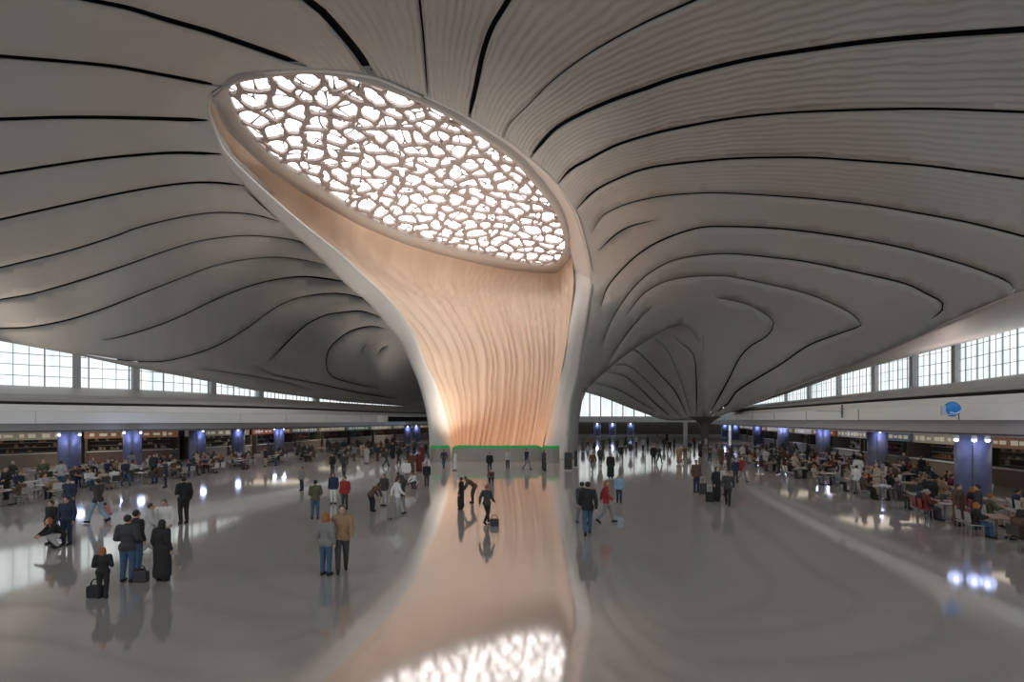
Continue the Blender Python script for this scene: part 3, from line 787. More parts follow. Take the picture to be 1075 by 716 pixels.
# ------------------------------------------------------------------ shops behind the food courts
SIGNC = [(0.32,0.29,0.22),(0.22,0.2,0.17),(0.30,0.09,0.04),(0.12,0.15,0.2),(0.34,0.33,0.3),(0.25,0.13,0.07),(0.1,0.2,0.16),(0.38,0.34,0.25)]
cn = ['beige','grey brown','orange red','slate blue','pale grey','brown','dark green','cream']
def shop(x, y, ang, w, k, label):
    t = tag(empty('food_stall', (x, y, 0), ang), label, 'food stall', 'food stalls')
    m = mat(f'stall_sign_{k}', SIGNC[k], 0.5, noise=0.2, nscale=1.5, emit=SIGNC[k], estr=0.25)
    bm = bmesh.new(); bevel_box(bm, (0,0.3,2.75), (w,0.25,0.75), 0.03); from_bm('sign_board', bm, m, t)
    board = t.children[-1]
    rnd = random.Random(k*7+int(x*3))
    u = -w/2+0.4
    while u < w/2-0.5:
        ww = rnd.uniform(0.25,0.6); hh = rnd.uniform(.2,.4); bm = bmesh.new(); box(bm, (u+ww/2,0.15,2.75), (ww,0.04,hh)); u += ww+rnd.uniform(.1,.5)
        from_bm('sign_panel', bm, mat('stall_panel', (0.5,0.46,0.38), 0.4, emit=(0.9,0.8,0.6), estr=0.25), board)
    bm = bmesh.new(); bevel_box(bm, (0,0,0.55), (w*0.94,0.7,1.1), 0.04); from_bm('counter', bm, mat(f'stall_counter_{k%3}', [(0.2,0.16,0.12),(0.3,0.29,0.27),(0.12,0.08,0.06)][k%3], 0.4), t)
    cnt = t.children[-1]
    bm = bmesh.new(); bevel_box(bm, (0,-0.05,1.13), (w*0.97,0.85,0.06), 0.02); from_bm('counter_top', bm, M_WHITE, cnt)
    for s in (-1,1):
        bm = bmesh.new(); box(bm, (s*(w/2-0.1),0.5,1.2), (0.2,1.6,2.4)); from_bm('side_wall', bm, M_BACK, t)
    for q in range(3):
        bm = bmesh.new(); box(bm, (0,1.3,1.2+q*0.45), (w*0.85,0.3,0.04)); from_bm('shelf', bm, M_SLAB, t)
    bm = bmesh.new(); u = -w*0.4
    while u < w*0.4:
        h = rnd.uniform(.15,.35); q = rnd.randrange(3); box(bm, (u,1.25,1.22+q*0.45+h/2), (rnd.uniform(.1,.3),0.2,h)); u += rnd.uniform(.2,.4)
    o = from_bm('stock', bm, mat(f'stall_stock_{k%4}', [(0.4,0.2,0.1),(0.5,0.45,0.35),(0.15,0.2,0.3),(0.35,0.08,0.06)][k%4], 0.5), t); o['kind'] = 'stuff'
lb = resample([(a+2.0, b-1.4) for a, b in LB], 30); rbk = resample([(a-2.2, b-0.6) for a, b in RB], 34)
ks = [4,0,5,1,2,3,7,6]
for j, i in enumerate(range(6, 28, 2)):
    a = lb[i]; t = lb[i+1]-lb[i-1]; ang = math.atan2(t[1], t[0]); w = np.linalg.norm(lb[i+1]-lb[i-1])*0.92
    k = ks[j % 8]; shop(a[0], a[1], ang-PI+PI, w, k, f'food stall with {cn[k]} sign board behind the left food court, {["first","second","third","fourth","fifth","sixth","seventh","eighth","ninth","tenth","eleventh"][j]} from the camera')
ks = [1,7,5,0,3,1,2,4]
for j, i in enumerate(range(3, 31, 2)):
    a = rbk[i]; t = rbk[i-1]-rbk[i+1]; ang = math.atan2(t[1], t[0]); w = np.linalg.norm(rbk[i+1]-rbk[i-1])*0.92
    k = ks[j % 8]; shop(a[0], a[1], ang, w, k, f'food stall with {cn[k]} sign board behind the right food court, {["first","second","third","fourth","fifth","sixth","seventh","eighth","ninth","tenth","eleventh","twelfth","thirteenth","fourteenth"][j]} from the camera')

# ------------------------------------------------------------------ green topped barriers at the column base
M_GREEN = mat('barrier_green', (0.02,0.30,0.07), 0.35, emit=(0.05,0.8,0.2), estr=0.12)
def barrier(x0, x1, y0, y1, Y, bow, label):
    a = P(x0, y0, Y); b = P(x1, y1, Y); t = tag(empty('barrier', ((a.x+b.x)/2, Y, 0)), label, 'barrier', 'barriers round the column base')
    n = 24; pr = []
    for k in range(n+1):
        s = k/n; X = (a.x+(b.x-a.x)*s)-(a.x+b.x)/2; yy = -bow*math.sin(PI*s); zt = 1.55+(0.12 if k not in (0, n) else -0.15)
        if k in (1, n-1): zt -= 0.06
        pr.append((X, yy, zt))
    rows = [[(x, y, 0.02), (x, y, z-0.28)] for x, y, z in pr]; o = from_bm('panel', grid_mesh(rows), mat('barrier_panel', (0.36,0.33,0.30), 0.15, noise=0.2, nscale=0.7), t); solid(o, 0.05, 0)
    rows = [[(x, y, z-0.28), (x, y, z)] for x, y, z in pr]; o = from_bm('top_rail', grid_mesh(rows), M_GREEN, t); solid(o, 0.12, 0)
    for k in range(0, n+1, 4):
        bm = bmesh.new(); box(bm, (pr[k][0], pr[k][1]+0.06, (pr[k][2]-.28)/2), (0.07, 0.07, pr[k][2]-.28)); from_bm('post', bm, M_PIER, t)
barrier(452, 472, 484, 484, 50.0, 0.8, 'short curved barrier with green top at the left foot of the column')
barrier(475, 569, 484, 484, 50.2, 0.9, 'long barrier with bright green top rail across the column opening')
barrier(570, 587, 484, 484, 49.4, 0.7, 'short curved barrier with green top at the right foot of the column')
for i, (x, y) in enumerate(((596.5, 494), (604.5, 491))):
    p = on_floor(x, y); t = tag(empty('information_kiosk', tuple(p)), ['black upright kiosk at the right foot of the column', 'slim dark kiosk behind the black one by the column'][i], 'kiosk')
    w = 0.62 if i == 0 else 0.3
    bm = bmesh.new(); bevel_box(bm, (0,0,0.8), (w,0.4,1.45), 0.05); from_bm('body', bm, mat('kiosk_black', (0.02,0.02,0.02), 0.3), t)
    bm = bmesh.new(); bevel_box(bm, (0,0,0.05), (w*1.1,0.5,0.1), 0.02); from_bm('base', bm, M_STRIP, t)
    bm = bmesh.new(); box(bm, (0,-0.205,1.15), (w*0.75,0.02,0.5)); from_bm('screen', bm, mat('kiosk_screen', (0.03,0.035,0.04), 0.1), t)

# ================================================================== PEOPLE
def evaluated(bm, voxel, target, smooth=2):
    me = bpy.data.meshes.new('tmp'); bm.to_mesh(me); bm.free()
    o = bpy.data.objects.new('tmp', me); COL.objects.link(o)
    r = o.modifiers.new('r', 'REMESH'); r.mode = 'VOXEL'; r.voxel_size = voxel
    s = o.modifiers.new('s', 'SMOOTH'); s.factor = 0.5; s.iterations = smooth
    dg = bpy.context.evaluated_depsgraph_get(); dg.update()
    n = len(o.evaluated_get(dg).data.polygons)
    d = o.modifiers.new('d', 'DECIMATE'); d.ratio = min(1, target/max(1, n*2)) if n else 1
    dg.update()
    out = bpy.data.meshes.new_from_object(o.evaluated_get(dg)); bpy.data.objects.remove(o)
    out.polygons.foreach_set('use_smooth', [True]*len(out.polygons))
    return out
V3 = lambda a: Vector(a)
def limb(bm, pts, rs):
    for (a, b), (r1, r2) in zip(zip(pts, pts[1:]), zip(rs, rs[1:])):
        cone(bm, a, b, r1, r2, 14); ball(bm, a, r1, 2)
    ball(bm, pts[-1], rs[-1], 2)
def hand(bm, w, d, side):
    """palm and five bent fingers leaving wrist w along direction d"""
    w = V3(w); d = V3(d).normalized()
    ref = Vector((0, 1, 0)) if abs(d.z) > 0.6 else Vector((0, 0, 1))
    n = Vector((side, 0, 0)); n = (n-d*n.dot(d))
    if n.length < 0.2: n = Vector((0, 0, -1))-d*(-d.z)
    n.normalize(); f = d.cross(n).normalized()          # f runs across the knuckles
    if f.dot(Vector((0, 1, 0.3))) < 0: f = -f
    R = Matrix((f, n, d)).transposed().to_4x4()
    ball(bm, w+d*0.05, (0.040, 0.017, 0.052), 2, R)
    curl = -n
    for k, L in enumerate((0.070, 0.078, 0.072, 0.058)):
        s = (1.5-k)*0.020; b0 = w+d*0.088+f*s
        d1 = (d+curl*0.25+f*(1.5-k)*0.05).normalized(); b1 = b0+d1*L*0.5; d2 = (d+curl*0.9).normalized(); b2 = b1+d2*L*0.5
        limb(bm, [b0, b1, b2], [0.0095, 0.0085, 0.007])
    b0 = w+d*0.03+f*0.034; b1 = b0+(d*0.6+f*0.75+curl*0.3).normalized()*0.038; b2 = b1+(d*0.95+f*0.25+curl*0.4).normalized()*0.03
    limb(bm, [b0, b1, b2], [0.012, 0.010, 0.008])
BASE = dict(hip=[(-.088,0,.92),(.088,0,.92)], knee=[(-.10,.02,.50),(.10,.02,.50)], ank=[(-.10,-.01,.085),(.10,-.01,.085)],
            sh=[(-.185,-.01,1.41),(.185,-.01,1.41)], el=[(-.235,-.04,1.12),(.235,-.04,1.12)], wr=[(-.245,.05,.88),(.245,.05,.88)],
            pel=(0,0,.95), chest=(0,0,1.27), neck=(0,.0,1.47), head=(0,.025,1.60), hd=[(0,.1,-1),(0,.1,-1)], foot=[(0,1,0),(0,1,0)])
def pose(**k): d = dict(BASE); d.update(k); return d
POSES = {
 'stand': pose(),
 'phone': pose(el=[(-.24,.0,1.13),(.235,-.04,1.12)], wr=[(-.10,.26,1.22),(.245,.05,.88)], hd=[(.3,.5,.8),(0,.1,-1)], head=(0,.05,1.59), knee=[(-.11,.03,.5),(.09,.01,.5)]),
 'bag': pose(el=[(-.24,-.05,1.13),(.25,-.03,1.13)], wr=[(-.15,.17,1.05),(.20,.19,1.02)], hd=[(.6,.6,0),(-.6,.6,0)], ank=[(-.13,.02,.085),(.10,-.05,.085)]),
 'walk': pose(knee=[(-.10,.19,.52),(.10,-.03,.50)], ank=[(-.10,.30,.10),(.10,-.33,.16)], el=[(-.235,-.16,1.15),(.235,.08,1.13)], wr=[(-.24,-.20,.90),(.22,.27,.97)], hd=[(0,-.1,-1),(0,.6,-.7)], foot=[(0,1,.15),(0,.8,-.6)]),
 'stride': pose(knee=[(-.10,.0,.49),(.10,.16,.53)], ank=[(-.10,-.22,.12),(.10,.22,.095)], el=[(-.24,.06,1.13),(.24,-.14,1.14)], wr=[(-.22,.22,.95),(.25,-.15,.89)], hd=[(0,.5,-.8),(0,0,-1)], foot=[(0,.85,-.4),(0,1,.1)]),
 'sit': pose(hip=[(-.09,0,.50),(.09,0,.50)], pel=(0,-.02,.53), knee=[(-.12,.42,.50),(.12,.42,.50)], ank=[(-.12,.40,.085),(.12,.44,.085)], chest=(0,-.01,.85), sh=[(-.18,.01,.99),(.18,.01,.99)], neck=(0,.02,1.05),
             head=(0,.06,1.18), el=[(-.23,.10,.74),(.23,.10,.74)], wr=[(-.12,.32,.80),(.13,.32,.80)], hd=[(.2,1,0),(-.2,1,0)]),
 'crouch': pose(hip=[(-.09,-.12,.42),(.09,-.12,.42)], pel=(0,-.13,.45), knee=[(-.14,.24,.50),(.14,.22,.46)], ank=[(-.13,.0,.085),(.13,-.02,.10)], chest=(0,.05,.72), sh=[(-.18,.12,.85),(.18,.12,.85)], neck=(0,.15,.90),
             head=(0,.24,1.01), el=[(-.22,.30,.64),(.22,.30,.64)], wr=[(-.10,.48,.55),(.12,.48,.55)], hd=[(.1,.8,-.5),(-.1,.8,-.5)]),
 'bend': pose(hip=[(-.09,-.12,.90),(.09,-.12,.90)], pel=(0,-.12,.93), knee=[(-.10,-.02,.50),(.10,.03,.50)], chest=(0,.14,1.14), sh=[(-.18,.24,1.22),(.18,.24,1.22)], neck=(0,.30,1.27), head=(0,.42,1.33),
             el=[(-.22,.34,.95),(.22,.34,.95)], wr=[(-.14,.46,.74),(.14,.46,.74)], hd=[(0,.4,-.8),(0,.4,-.8)]),
}
def torso(bm, p, g):
    pel = V3(p['pel']); ch = V3(p['chest']); nk = V3(p['neck']); up = (ch-pel).normalized()
    q = Vector((0, 0, 1)).rotation_difference(up).to_matrix().to_4x4()
    ball(bm, pel, (.158+g, .112+g, .13+g), 3, q)
    ball(bm, pel.lerp(ch, .5), (.138+g, .10+g, .15+g), 3, q)
    ball(bm, ch, (.162+g, .112+g, .18+g), 3, q)
    for s in p['sh']: limb(bm, [ch.lerp(nk, .55), V3(s)], [.07+g, .058+g])
def build_pose(name):
    p = POSES[name]; R = {}
    bm = bmesh.new(); torso(bm, p, 0)
    limb(bm, [V3(p['chest']).lerp(V3(p['neck']), .7), V3(p['neck']), V3(p['head'])+Vector((0,-.01,-.03))], [.07,.054,.052])
    h = V3(p['head'])
    ball(bm, h+Vector((0,-.012,.02)), (.074,.092,.098), 3); ball(bm, h+Vector((0,.028,-.055)), (.052,.055,.062), 3)
    limb(bm, [h+Vector((0,.082,.02)), h+Vector((0,.104,-.018))], [.010,.015])
    for s in (-1,1): ball(bm, h+Vector((s*.077,-.008,-.005)), (.012,.020,.032), 2)
    for i, s in enumerate((-1,1)):
        limb(bm, [p['sh'][i], V3(p['sh'][i]).lerp(V3(p['el'][i]), .4), p['el'][i], V3(p['el'][i]).lerp(V3(p['wr'][i]), .3), p['wr'][i]], [.056,.052,.041,.042,.027])
        hand(bm, p['wr'][i], p['hd'][i], s)
        k = V3(p['knee'][i]); a = V3(p['ank'][i])
        limb(bm, [p['hip'][i], V3(p['hip'][i]).lerp(k, .45), k, k.lerp(a, .3)+Vector((0,-.012,0)), a], [.092,.078,.056,.056,.036])
        limb(bm, [a+Vector((0,0,-.03)), a+V3(p['foot'][i])*0.13+Vector((0,0,-.045))], [.038,.030])
    R['body'] = evaluated(bm, .0085, 9000)
    # hair: short, and long
    for kind in ('short', 'long'):
        bm = bmesh.new()
        ball(bm, h+Vector((0,-.028,.035)), (.086,.095,.100), 3)
        if kind == 'long':
            ball(bm, h+Vector((0,-.070,-.06)), (.082,.055,.13), 3); ball(bm, h+Vector((0,-.065,-.17)), (.072,.045,.10), 3)
            for s in (-1,1): ball(bm, h+Vector((s*.072,-.02,-.06)), (.022,.045,.10), 2)
        R['hair_'+kind] = evaluated(bm, .011, 900)
    # jacket, trousers, coat, shoes
    for kind, g in (('jacket', .022), ('coat', .028)):
        bm = bmesh.new(); torso(bm, p, g)
        limb(bm, [V3(p['chest']).lerp(V3(p['neck']), .8), V3(p['neck'])+Vector((0,0,-.01))], [.085+g*.5,.068+g*.4])
        for i in range(2):
            w = V3(p['el'][i]).lerp(V3(p['wr'][i]), .93)
            limb(bm, [p['sh'][i], V3(p['sh'][i]).lerp(V3(p['el'][i]), .5), p['el'][i], w], [.062+g,.056+g,.048+g,.036+g*.7])
        if kind == 'jacket':
            for i in range(2): limb(bm, [V3(p['hip'][i]), V3(p['hip'][i]).lerp(V3(p['knee'][i]), .12)], [.10+g,.098+g])
        else:
            m = (V3(p['knee'][0])+V3(p['knee'][1]))/2; pl = V3(p['pel'])
            for i in range(2):
                k = V3(p['knee'][i]); a = V3(p['ank'][i]); e = k.lerp(a, .72) if name in ('stand','phone','bag','walk','stride','bend') else k.lerp(a, .2)
                limb(bm, [V3(p['hip'][i]), k, e], [.12+g,.12+g,.13+g])
            if name not in ('sit','crouch'): limb(bm, [pl, m, m+Vector((0,0,-.22))], [.15,.16,.17])
        R[kind] = evaluated(bm, .014, 2600, 3)
    bm = bmesh.new()
    ball(bm, p['pel'], (.172,.128,.125), 3)
    for i in range(2):
        k = V3(p['knee'][i]); a = V3(p['ank'][i])
        limb(bm, [p['hip'][i], V3(p['hip'][i]).lerp(k, .45), k, k.lerp(a, .92)], [.106,.094,.074,.060])
    R['trousers'] = evaluated(bm, .013, 2000, 2)
    R['shoes'] = []
    for i in range(2):
        a = V3(p['ank'][i]); f = V3(p['foot'][i]).normalized(); bm = bmesh.new()
        limb(bm, [a+Vector((0,0,-.03)), a+f*0.06+Vector((0,0,-.042)), a+f*0.15+Vector((0,0,-.05))], [.050,.046,.036])
        limb(bm, [a+Vector((0,-.03,-.04)), a+Vector((0,0,.01))], [.046,.046])
        R['shoes'].append(evaluated(bm, .011, 500, 1))
    # face details
    bm = bmesh.new()
    R['eye'] = []
    for s in (-1,1):
        bm = bmesh.new(); ball(bm, h+Vector((s*.030,.071,.012)), (.013,.010,.009), 2); me = bpy.data.meshes.new('eye'); bm.to_mesh(me); bm.free(); R['eye'].append(me)
    bm = bmesh.new(); ball(bm, h+Vector((0,.078,-.062)), (.024,.010,.007), 2); me = bpy.data.meshes.new('mouth'); bm.to_mesh(me); bm.free(); R['mouth'] = me
    # backpack
    c = V3(p['chest']); bm = bmesh.new(); bevel_box(bm, c+Vector((0,-.20,.02)), (.28,.15,.40), .04)
    limb(bm, [c+Vector((-.10,-.14,.18)), c+Vector((-.11,.0,.21)), c+Vector((-.11,.13,.05))], [.018,.018,.018]); limb(bm, [c+Vector((.10,-.14,.18)), c+Vector((.11,.0,.21)), c+Vector((.11,.13,.05))], [.018,.018,.018])
    R['backpack'] = evaluated(bm, .014, 1200, 1)
    return R
KIT = {k: build_pose(k) for k in POSES}
for K in KIT.values():      # one slot each, filled per object
    for v in K.values():
        for me in (v if isinstance(v, list) else [v]):
            me.materials.clear(); me.materials.append(None)
PAL = {'black':(0.012,0.012,0.013),'charcoal':(0.04,0.04,0.042),'navy':(0.018,0.028,0.06),'denim blue':(0.04,0.09,0.16),'grey':(0.2,0.19,0.185),
       'pale grey':(0.42,0.41,0.40),'white':(0.68,0.67,0.65),'red':(0.28,0.02,0.02),'dark red':(0.13,0.02,0.02),'tan':(0.30,0.19,0.10),'brown':(0.10,0.055,0.035),
       'pink':(0.45,0.22,0.2),'olive':(0.09,0.09,0.05),'light blue':(0.22,0.34,0.45),'orange':(0.42,0.15,0.03),'beige':(0.42,0.34,0.26)}
def cloth(c): return mat('cloth_'+c.replace(' ', '_'), PAL[c], 0.8, noise=0.15, nscale=20)
HAIRM = {'black':(0.012,0.010,0.009),'brown':(0.05,0.028,0.016),'auburn':(0.30,0.10,0.025),'grey':(0.3,0.29,0.28),'white':(0.6,0.58,0.55)}
def hairm(c): return mat('hair_'+c, HAIRM[c], 0.6)
SKIN = mat('skin', (0.50,0.30,0.21), 0.55); EYE = mat('eye_dark', (0.02,0.015,0.012), 0.2); LIPM = mat('lips', (0.32,0.12,0.10), 0.5)
def person(loc, rz, ht, ps, label, top='charcoal', bottom='navy', hair='black', coat=False, long=False, pack=None, shoes='black', face=False, group=None, full=True):
    K = KIT[ps]; s = ht/1.72
    t = tag(empty('person', loc, rz), label, 'person', group); t.scale = (s, s, s)
    def part(nm, me, m, par=None):
        o = bpy.data.objects.new(nm, me); COL.objects.link(o); o.parent = par or t
        o.material_slots[0].link = 'OBJECT'; o.material_slots[0].material = m; return o
    bd = part('body', K['body'], SKIN)
    part('hair', K['hair_long' if long else 'hair_short'], hairm(hair), bd)
    part('coat' if coat else 'jacket', K['coat' if coat else 'jacket'], cloth(top))
    part('trousers', K['trousers'], cloth(bottom))
    if full:
        for i in (0, 1): part('shoe', K['shoes'][i], cloth(shoes))
    if pack: part('backpack', K['backpack'], cloth(pack))
    if face:
        part('eye', K['eye'][0], EYE, bd); part('eye', K['eye'][1], EYE, bd); part('mouth', K['mouth'], LIPM, bd)
    return t

# each named figure of the open floor: feet position, turn (0 looks away from camera), height ...
d2r = math.radians
def pp(x, y, deg, ht, ps, label, **k): return person(on_floor(x, y), d2r(deg), ht, ps, label, face=True, **k)
pp(108,628,20,1.20,'bag','small child with orange hair in black coat, closest figure at lower left', top='black', bottom='black', hair='auburn', long=True)
pp(134,611,10,1.74,'bag','man in dark jacket and blue jeans standing between child and robed woman', top='charcoal', bottom='denim blue', shoes='black')
pp(143,600,-15,1.70,'stand','person in black top half hidden behind the man in blue jeans', top='black', bottom='denim blue')
pp(170,610,-10,1.60,'stand','woman in long black coat down to her ankles at lower left', top='black', bottom='black', coat=True, long=True)
pp(158,581,-60,1.58,'walk','person in pale clothes seen between the jeans man and long coat woman', top='pale grey', bottom='pale grey', hair='brown', coat=True)
pp(172,577,200,1.62,'stand','person in white top behind the woman in the long black coat', top='white', bottom='beige', hair='brown')
pp(193,550,60,1.92,'phone','tall slim figure in black raising a hand, alone at left', top='black', bottom='black')
pp(54,571,170,1.46,'stand','teenager in black standing left in the group of three at far left', top='black', bottom='charcoal')
pp(70,572,190,1.62,'stand','person in navy standing right in the group of three at far left', top='navy', bottom='navy')
pp(60,575,150,1.55,'crouch','crouching person with auburn hair between two standing figures at far left', top='black', bottom='pale grey', hair='auburn', long=True)
pp(73,541,180,1.62,'stand','person in navy coat standing behind the group of three', top='navy', bottom='navy', coat=True)
pp(103,549,90,1.80,'walk','walker in charcoal top and light blue trousers near left tables', top='charcoal', bottom='light blue')
pp(113,546,80,1.1,'crouch','small crouching figure in pink beside the light blue trousers', top='pink', bottom='beige', hair='brown')
pp(174,512,120,1.72,'stand','person in navy at the edge of the left tables', top='navy', bottom='navy')
pp(331,545,30,1.66,'bag','man in dark olive jacket and blue jeans standing mid left', top='olive', bottom='denim blue')
pp(342,604,-15,1.70,'stand','woman with orange hair in grey sweater and jeans, front of the centre pair', top='grey', bottom='denim blue', hair='auburn', long=True)
pp(359,600,200,1.84,'stride','tall person in tan jacket and black trousers beside grey sweater woman', top='tan', bottom='charcoal', hair='brown')
pp(362,535,170,1.56,'stand','person in bright red jacket behind the tan jacket walker', top='red', bottom='charcoal')
pp(350,529,180,1.55,'stand','person in navy coat and white trousers left of red jacket', top='navy', bottom='white', coat=False, long=True)
pp(317,515,150,1.40,'stand','short person in grey top and navy trousers near left tables', top='grey', bottom='navy')
pp(349,499,160,1.66,'stand','figure in black beside the food court edge, left of a pair', top='black', bottom='charcoal')
pp(361,500,190,1.70,'walk','figure in charcoal beside the food court edge, right of a pair', top='charcoal', bottom='charcoal')
pp(391,537,-40,1.52,'bend','woman with long brown hair in brown coat bending forward', top='brown', bottom='black', hair='brown', long=True)
pp(403,531,160,1.56,'stand','person in short charcoal jacket and pale trousers', top='charcoal', bottom='pale grey')
pp(417,541,-60,1.66,'walk','walker in white top and pale trousers pushing along mid floor', top='white', bottom='pale grey', hair='brown')
pp(423,521,60,1.55,'bend','person in charcoal leaning forward beside white shirted pair', top='charcoal', bottom='charcoal')
pp(427,509,180,1.62,'stand','left one of two people in white shirts near the column', top='white', bottom='grey', hair='auburn')
pp(435,513,150,1.50,'crouch','right one of two in white shirts, crouching near the column', top='white', bottom='charcoal')
pp(448,511,200,1.50,'stand','dark slim figure right of the crouching white shirt', top='black', bottom='charcoal')
pp(432,497,170,1.66,'stand','person in brown coat standing behind the white shirts', top='brown', bottom='brown', coat=True, hair='brown')
pp(440,496,190,1.70,'stand','person in dark red coat standing behind the white shirts', top='dark red', bottom='brown', coat=True)
pp(484,535,80,1.52,'stand','slim figure all in black in front of the column', top='black', bottom='black', coat=True)
pp(496,528,100,1.60,'bend','person in brown jacket stooping next to slim black figure', top='brown', bottom='charcoal', hair='brown')
pp(511,550,-30,1.58,'walk','woman with auburn hair in black coat walking in front of the column', top='charcoal', bottom='black', hair='auburn')
pp(514,497,180,1.66,'stand','dark figure standing right in front of the long green barrier', top='black', bottom='charcoal')
pp(516,508,170,1.50,'crouch','person in brown crouching before the green barrier', top='brown', bottom='navy')
pp(617,562,0,1.95,'stride','tall man in black padded jacket and blue jeans walking right of the column', top='black', bottom='denim blue')
pp(611,551,10,1.72,'walk','person in grey trousers close behind the tall man in black padded jacket', top='charcoal', bottom='grey')
pp(636,549,-100,1.74,'walk','woman with auburn hair in red top and grey trousers striding right', top='red', bottom='grey', hair='auburn', long=True)
pp(650,528,160,1.45,'stand','short person with brown hair in light blue top', top='light blue', bottom='navy', hair='brown', long=True)
pp(641,502,180,1.80,'stand','person in long black coat standing in the pale floor glare', top='black', bottom='black', coat=True)
pp(622,496,150,1.66,'walk','person in brown jacket walking beside the column right foot', top='brown', bottom='grey', hair='brown')
pp(630,489,200,1.70,'stand','dark figure near the pale floor glare right of the column', top='charcoal', bottom='black')
pp(652,484,180,1.66,'stand','distant lone dark figure on the bright floor', top='black', bottom='black')
pp(662,479,180,1.60,'stand','most distant dark figure on the bright floor', top='charcoal', bottom='charcoal')
pp(686,488,170,1.86,'stand','left one of the dark pair standing far right of the column', top='black', bottom='black')
pp(692,487,200,1.70,'walk','right one of the dark pair standing far right of the column', top='charcoal', bottom='navy')
pp(713,487,160,1.70,'stand','person in tan coat left of the thin pale post', top='tan', bottom='beige', hair='brown', coat=True)
pp(719,486,200,1.66,'walk','person in brown top by the thin pale post', top='brown', bottom='tan', hair='brown')
pp(731,517,190,1.88,'stand','person in brown jacket and navy trousers with dark suitcase', top='brown', bottom='navy')
pp(752,526,210,1.76,'stand','woman in long black coat with a black case at her feet', top='black', bottom='black', coat=True, long=True)
pp(764,531,150,1.70,'walk','person in charcoal jacket walking beside the long coat woman on the right', top='charcoal', bottom='black')
pp(761,520,170,1.60,'stand','person in pale grey behind the charcoal walker on the right', top='pale grey', bottom='grey')
pp(772,507,180,1.62,'stand','person in navy left of red jacket with white hair', top='navy', bottom='charcoal')
pp(779,506,200,1.66,'walk','person with white hair in red jacket by right tables', top='red', bottom='grey', hair='white')

# luggage and bags
def suitcase(x, y, m, label, h=0.62):
    p = on_floor(x, y); t = tag(empty('suitcase', tuple(p), random.uniform(-.5, .5)), label, 'suitcase')
    bm = bmesh.new(); bevel_box(bm, (0,0,0.06+h/2), (0.40,0.24,h), 0.05); sh = from_bm('shell', bm, cloth(m), t)
    bm = bmesh.new()
    for s in (-1,1): beam(bm, (s*0.11,0.08,h), (s*0.11,0.08,h+0.38), 0.02, 0.02)
    beam(bm, (-0.13,0.08,h+0.38), (0.13,0.08,h+0.38), 0.035, 0.03); from_bm('handle', bm, M_PIER, sh)
    for sx in (-1,1):
        for sy in (-1,1):
            bm = bmesh.new(); cone(bm, (sx*0.15-0.015,sy*0.09,0.035), (sx*0.15+0.015,sy*0.09,0.035), 0.035, 0.035, 12); from_bm('wheel', bm, M_SOFFIT, sh)
suitcase(738,520,'charcoal','dark suitcase beside the brown jacketed traveller')
suitcase(745,528,'black','black case lying at the feet of the long coat woman', 0.5)
suitcase(411,545,'grey','grey suitcase behind the walker in white')
def handbag(x, y, m, label, z=0.0):
    p = on_floor(x, y); t = tag(empty('handbag', (p.x, p.y, z)), label, 'bag')
    bm = bmesh.new(); bevel_box(bm, (0,0,0.14), (0.36,0.16,0.28), 0.05); from_bm('body', bm, cloth(m), t)
    bm = bmesh.new(); q = [Vector((0.12*math.cos(a), 0, 0.27+0.16*math.sin(a))) for a in np.linspace(0, PI, 9)]
    for a, b in zip(q, q[1:]): beam(bm, a, b, 0.025, 0.02, Vector((0,1,0)))
    from_bm('handle', bm, cloth(m), t)
handbag(100.5,627,'black','black bag on the floor left of the orange haired child')
handbag(148,611,'charcoal','dark bag on the floor right of the man in blue jeans')
handbag(519,552,'charcoal','dark bag right of the auburn haired woman by the column')

# ------------------------------------------------------------------ food court furniture
CH = {}
def mk(name, fn):
    bm = bmesh.new(); fn(bm); me = bpy.data.meshes.new(name); bm.to_mesh(me); bm.free(); me.materials.append(None); CH[name] = me
mk('seat', lambda b: bevel_box(b, (0,0,.45), (.44,.42,.04), .015))
mk('backrest', lambda b: bevel_box(b, (0,-.21,.70), (.42,.035,.36), .014, rot=Matrix.Rotation(.12, 4, 'X')))
for i, (sx, sy) in enumerate(((-1,-1),(1,-1),(-1,1),(1,1))):
    mk(f'leg{i}', lambda b, sx=sx, sy=sy: cone(b, (sx*.20,sy*.19,0), (sx*.17,sy*.16,.44), .012, .016, 8))
mk('top', lambda b: bevel_box(b, (0,0,.735), (1.1,.75,.035), .012))
mk('pedestal', lambda b: cone(b, (0,0,.03), (0,0,.72), .045, .04, 12))
mk('base', lambda b: cone(b, (0,0,0), (0,0,.03), .30, .27, 20))
mk('tray', lambda b: bevel_box(b, (0,0,.01), (.40,.28,.02), .008)); mk('bowl', lambda b: cone(b, (-.05,0,.02), (-.05,0,.08), .06,.09,14)); mk('cup', lambda b: cone(b, (.13,.05,.02), (.13,.05,.14), .03,.036,12))
def cpart(t, nm, key, m):
    o = bpy.data.objects.new(nm, CH[key]); COL.objects.link(o); o.parent = t
    o.material_slots[0].link = 'OBJECT'; o.material_slots[0].material = m
CM = {'white': mat('chair_white', (0.55,0.54,0.51), 0.4), 'grey': mat('chair_grey', (0.30,0.29,0.28), 0.5), 'dark': mat('chair_dark', (0.05,0.045,0.04), 0.5),
      'wood': mat('table_wood', (0.30,0.17,0.09), 0.4), 'metal': mat('furniture_metal', (0.25,0.25,0.25), 0.35, metal=0.8), 'red': mat('chair_red', (0.25,0.03,0.03), 0.4)}
def chair(x, y, rz, c, label, grp):
    t = tag(empty('dining_chair', (x, y, 0), rz), label, 'chair', grp)
    cpart(t, 'seat', 'seat', CM[c]); cpart(t, 'backrest', 'backrest', CM[c])
    for i in range(4): cpart(t, 'leg', f'leg{i}', CM['metal'])
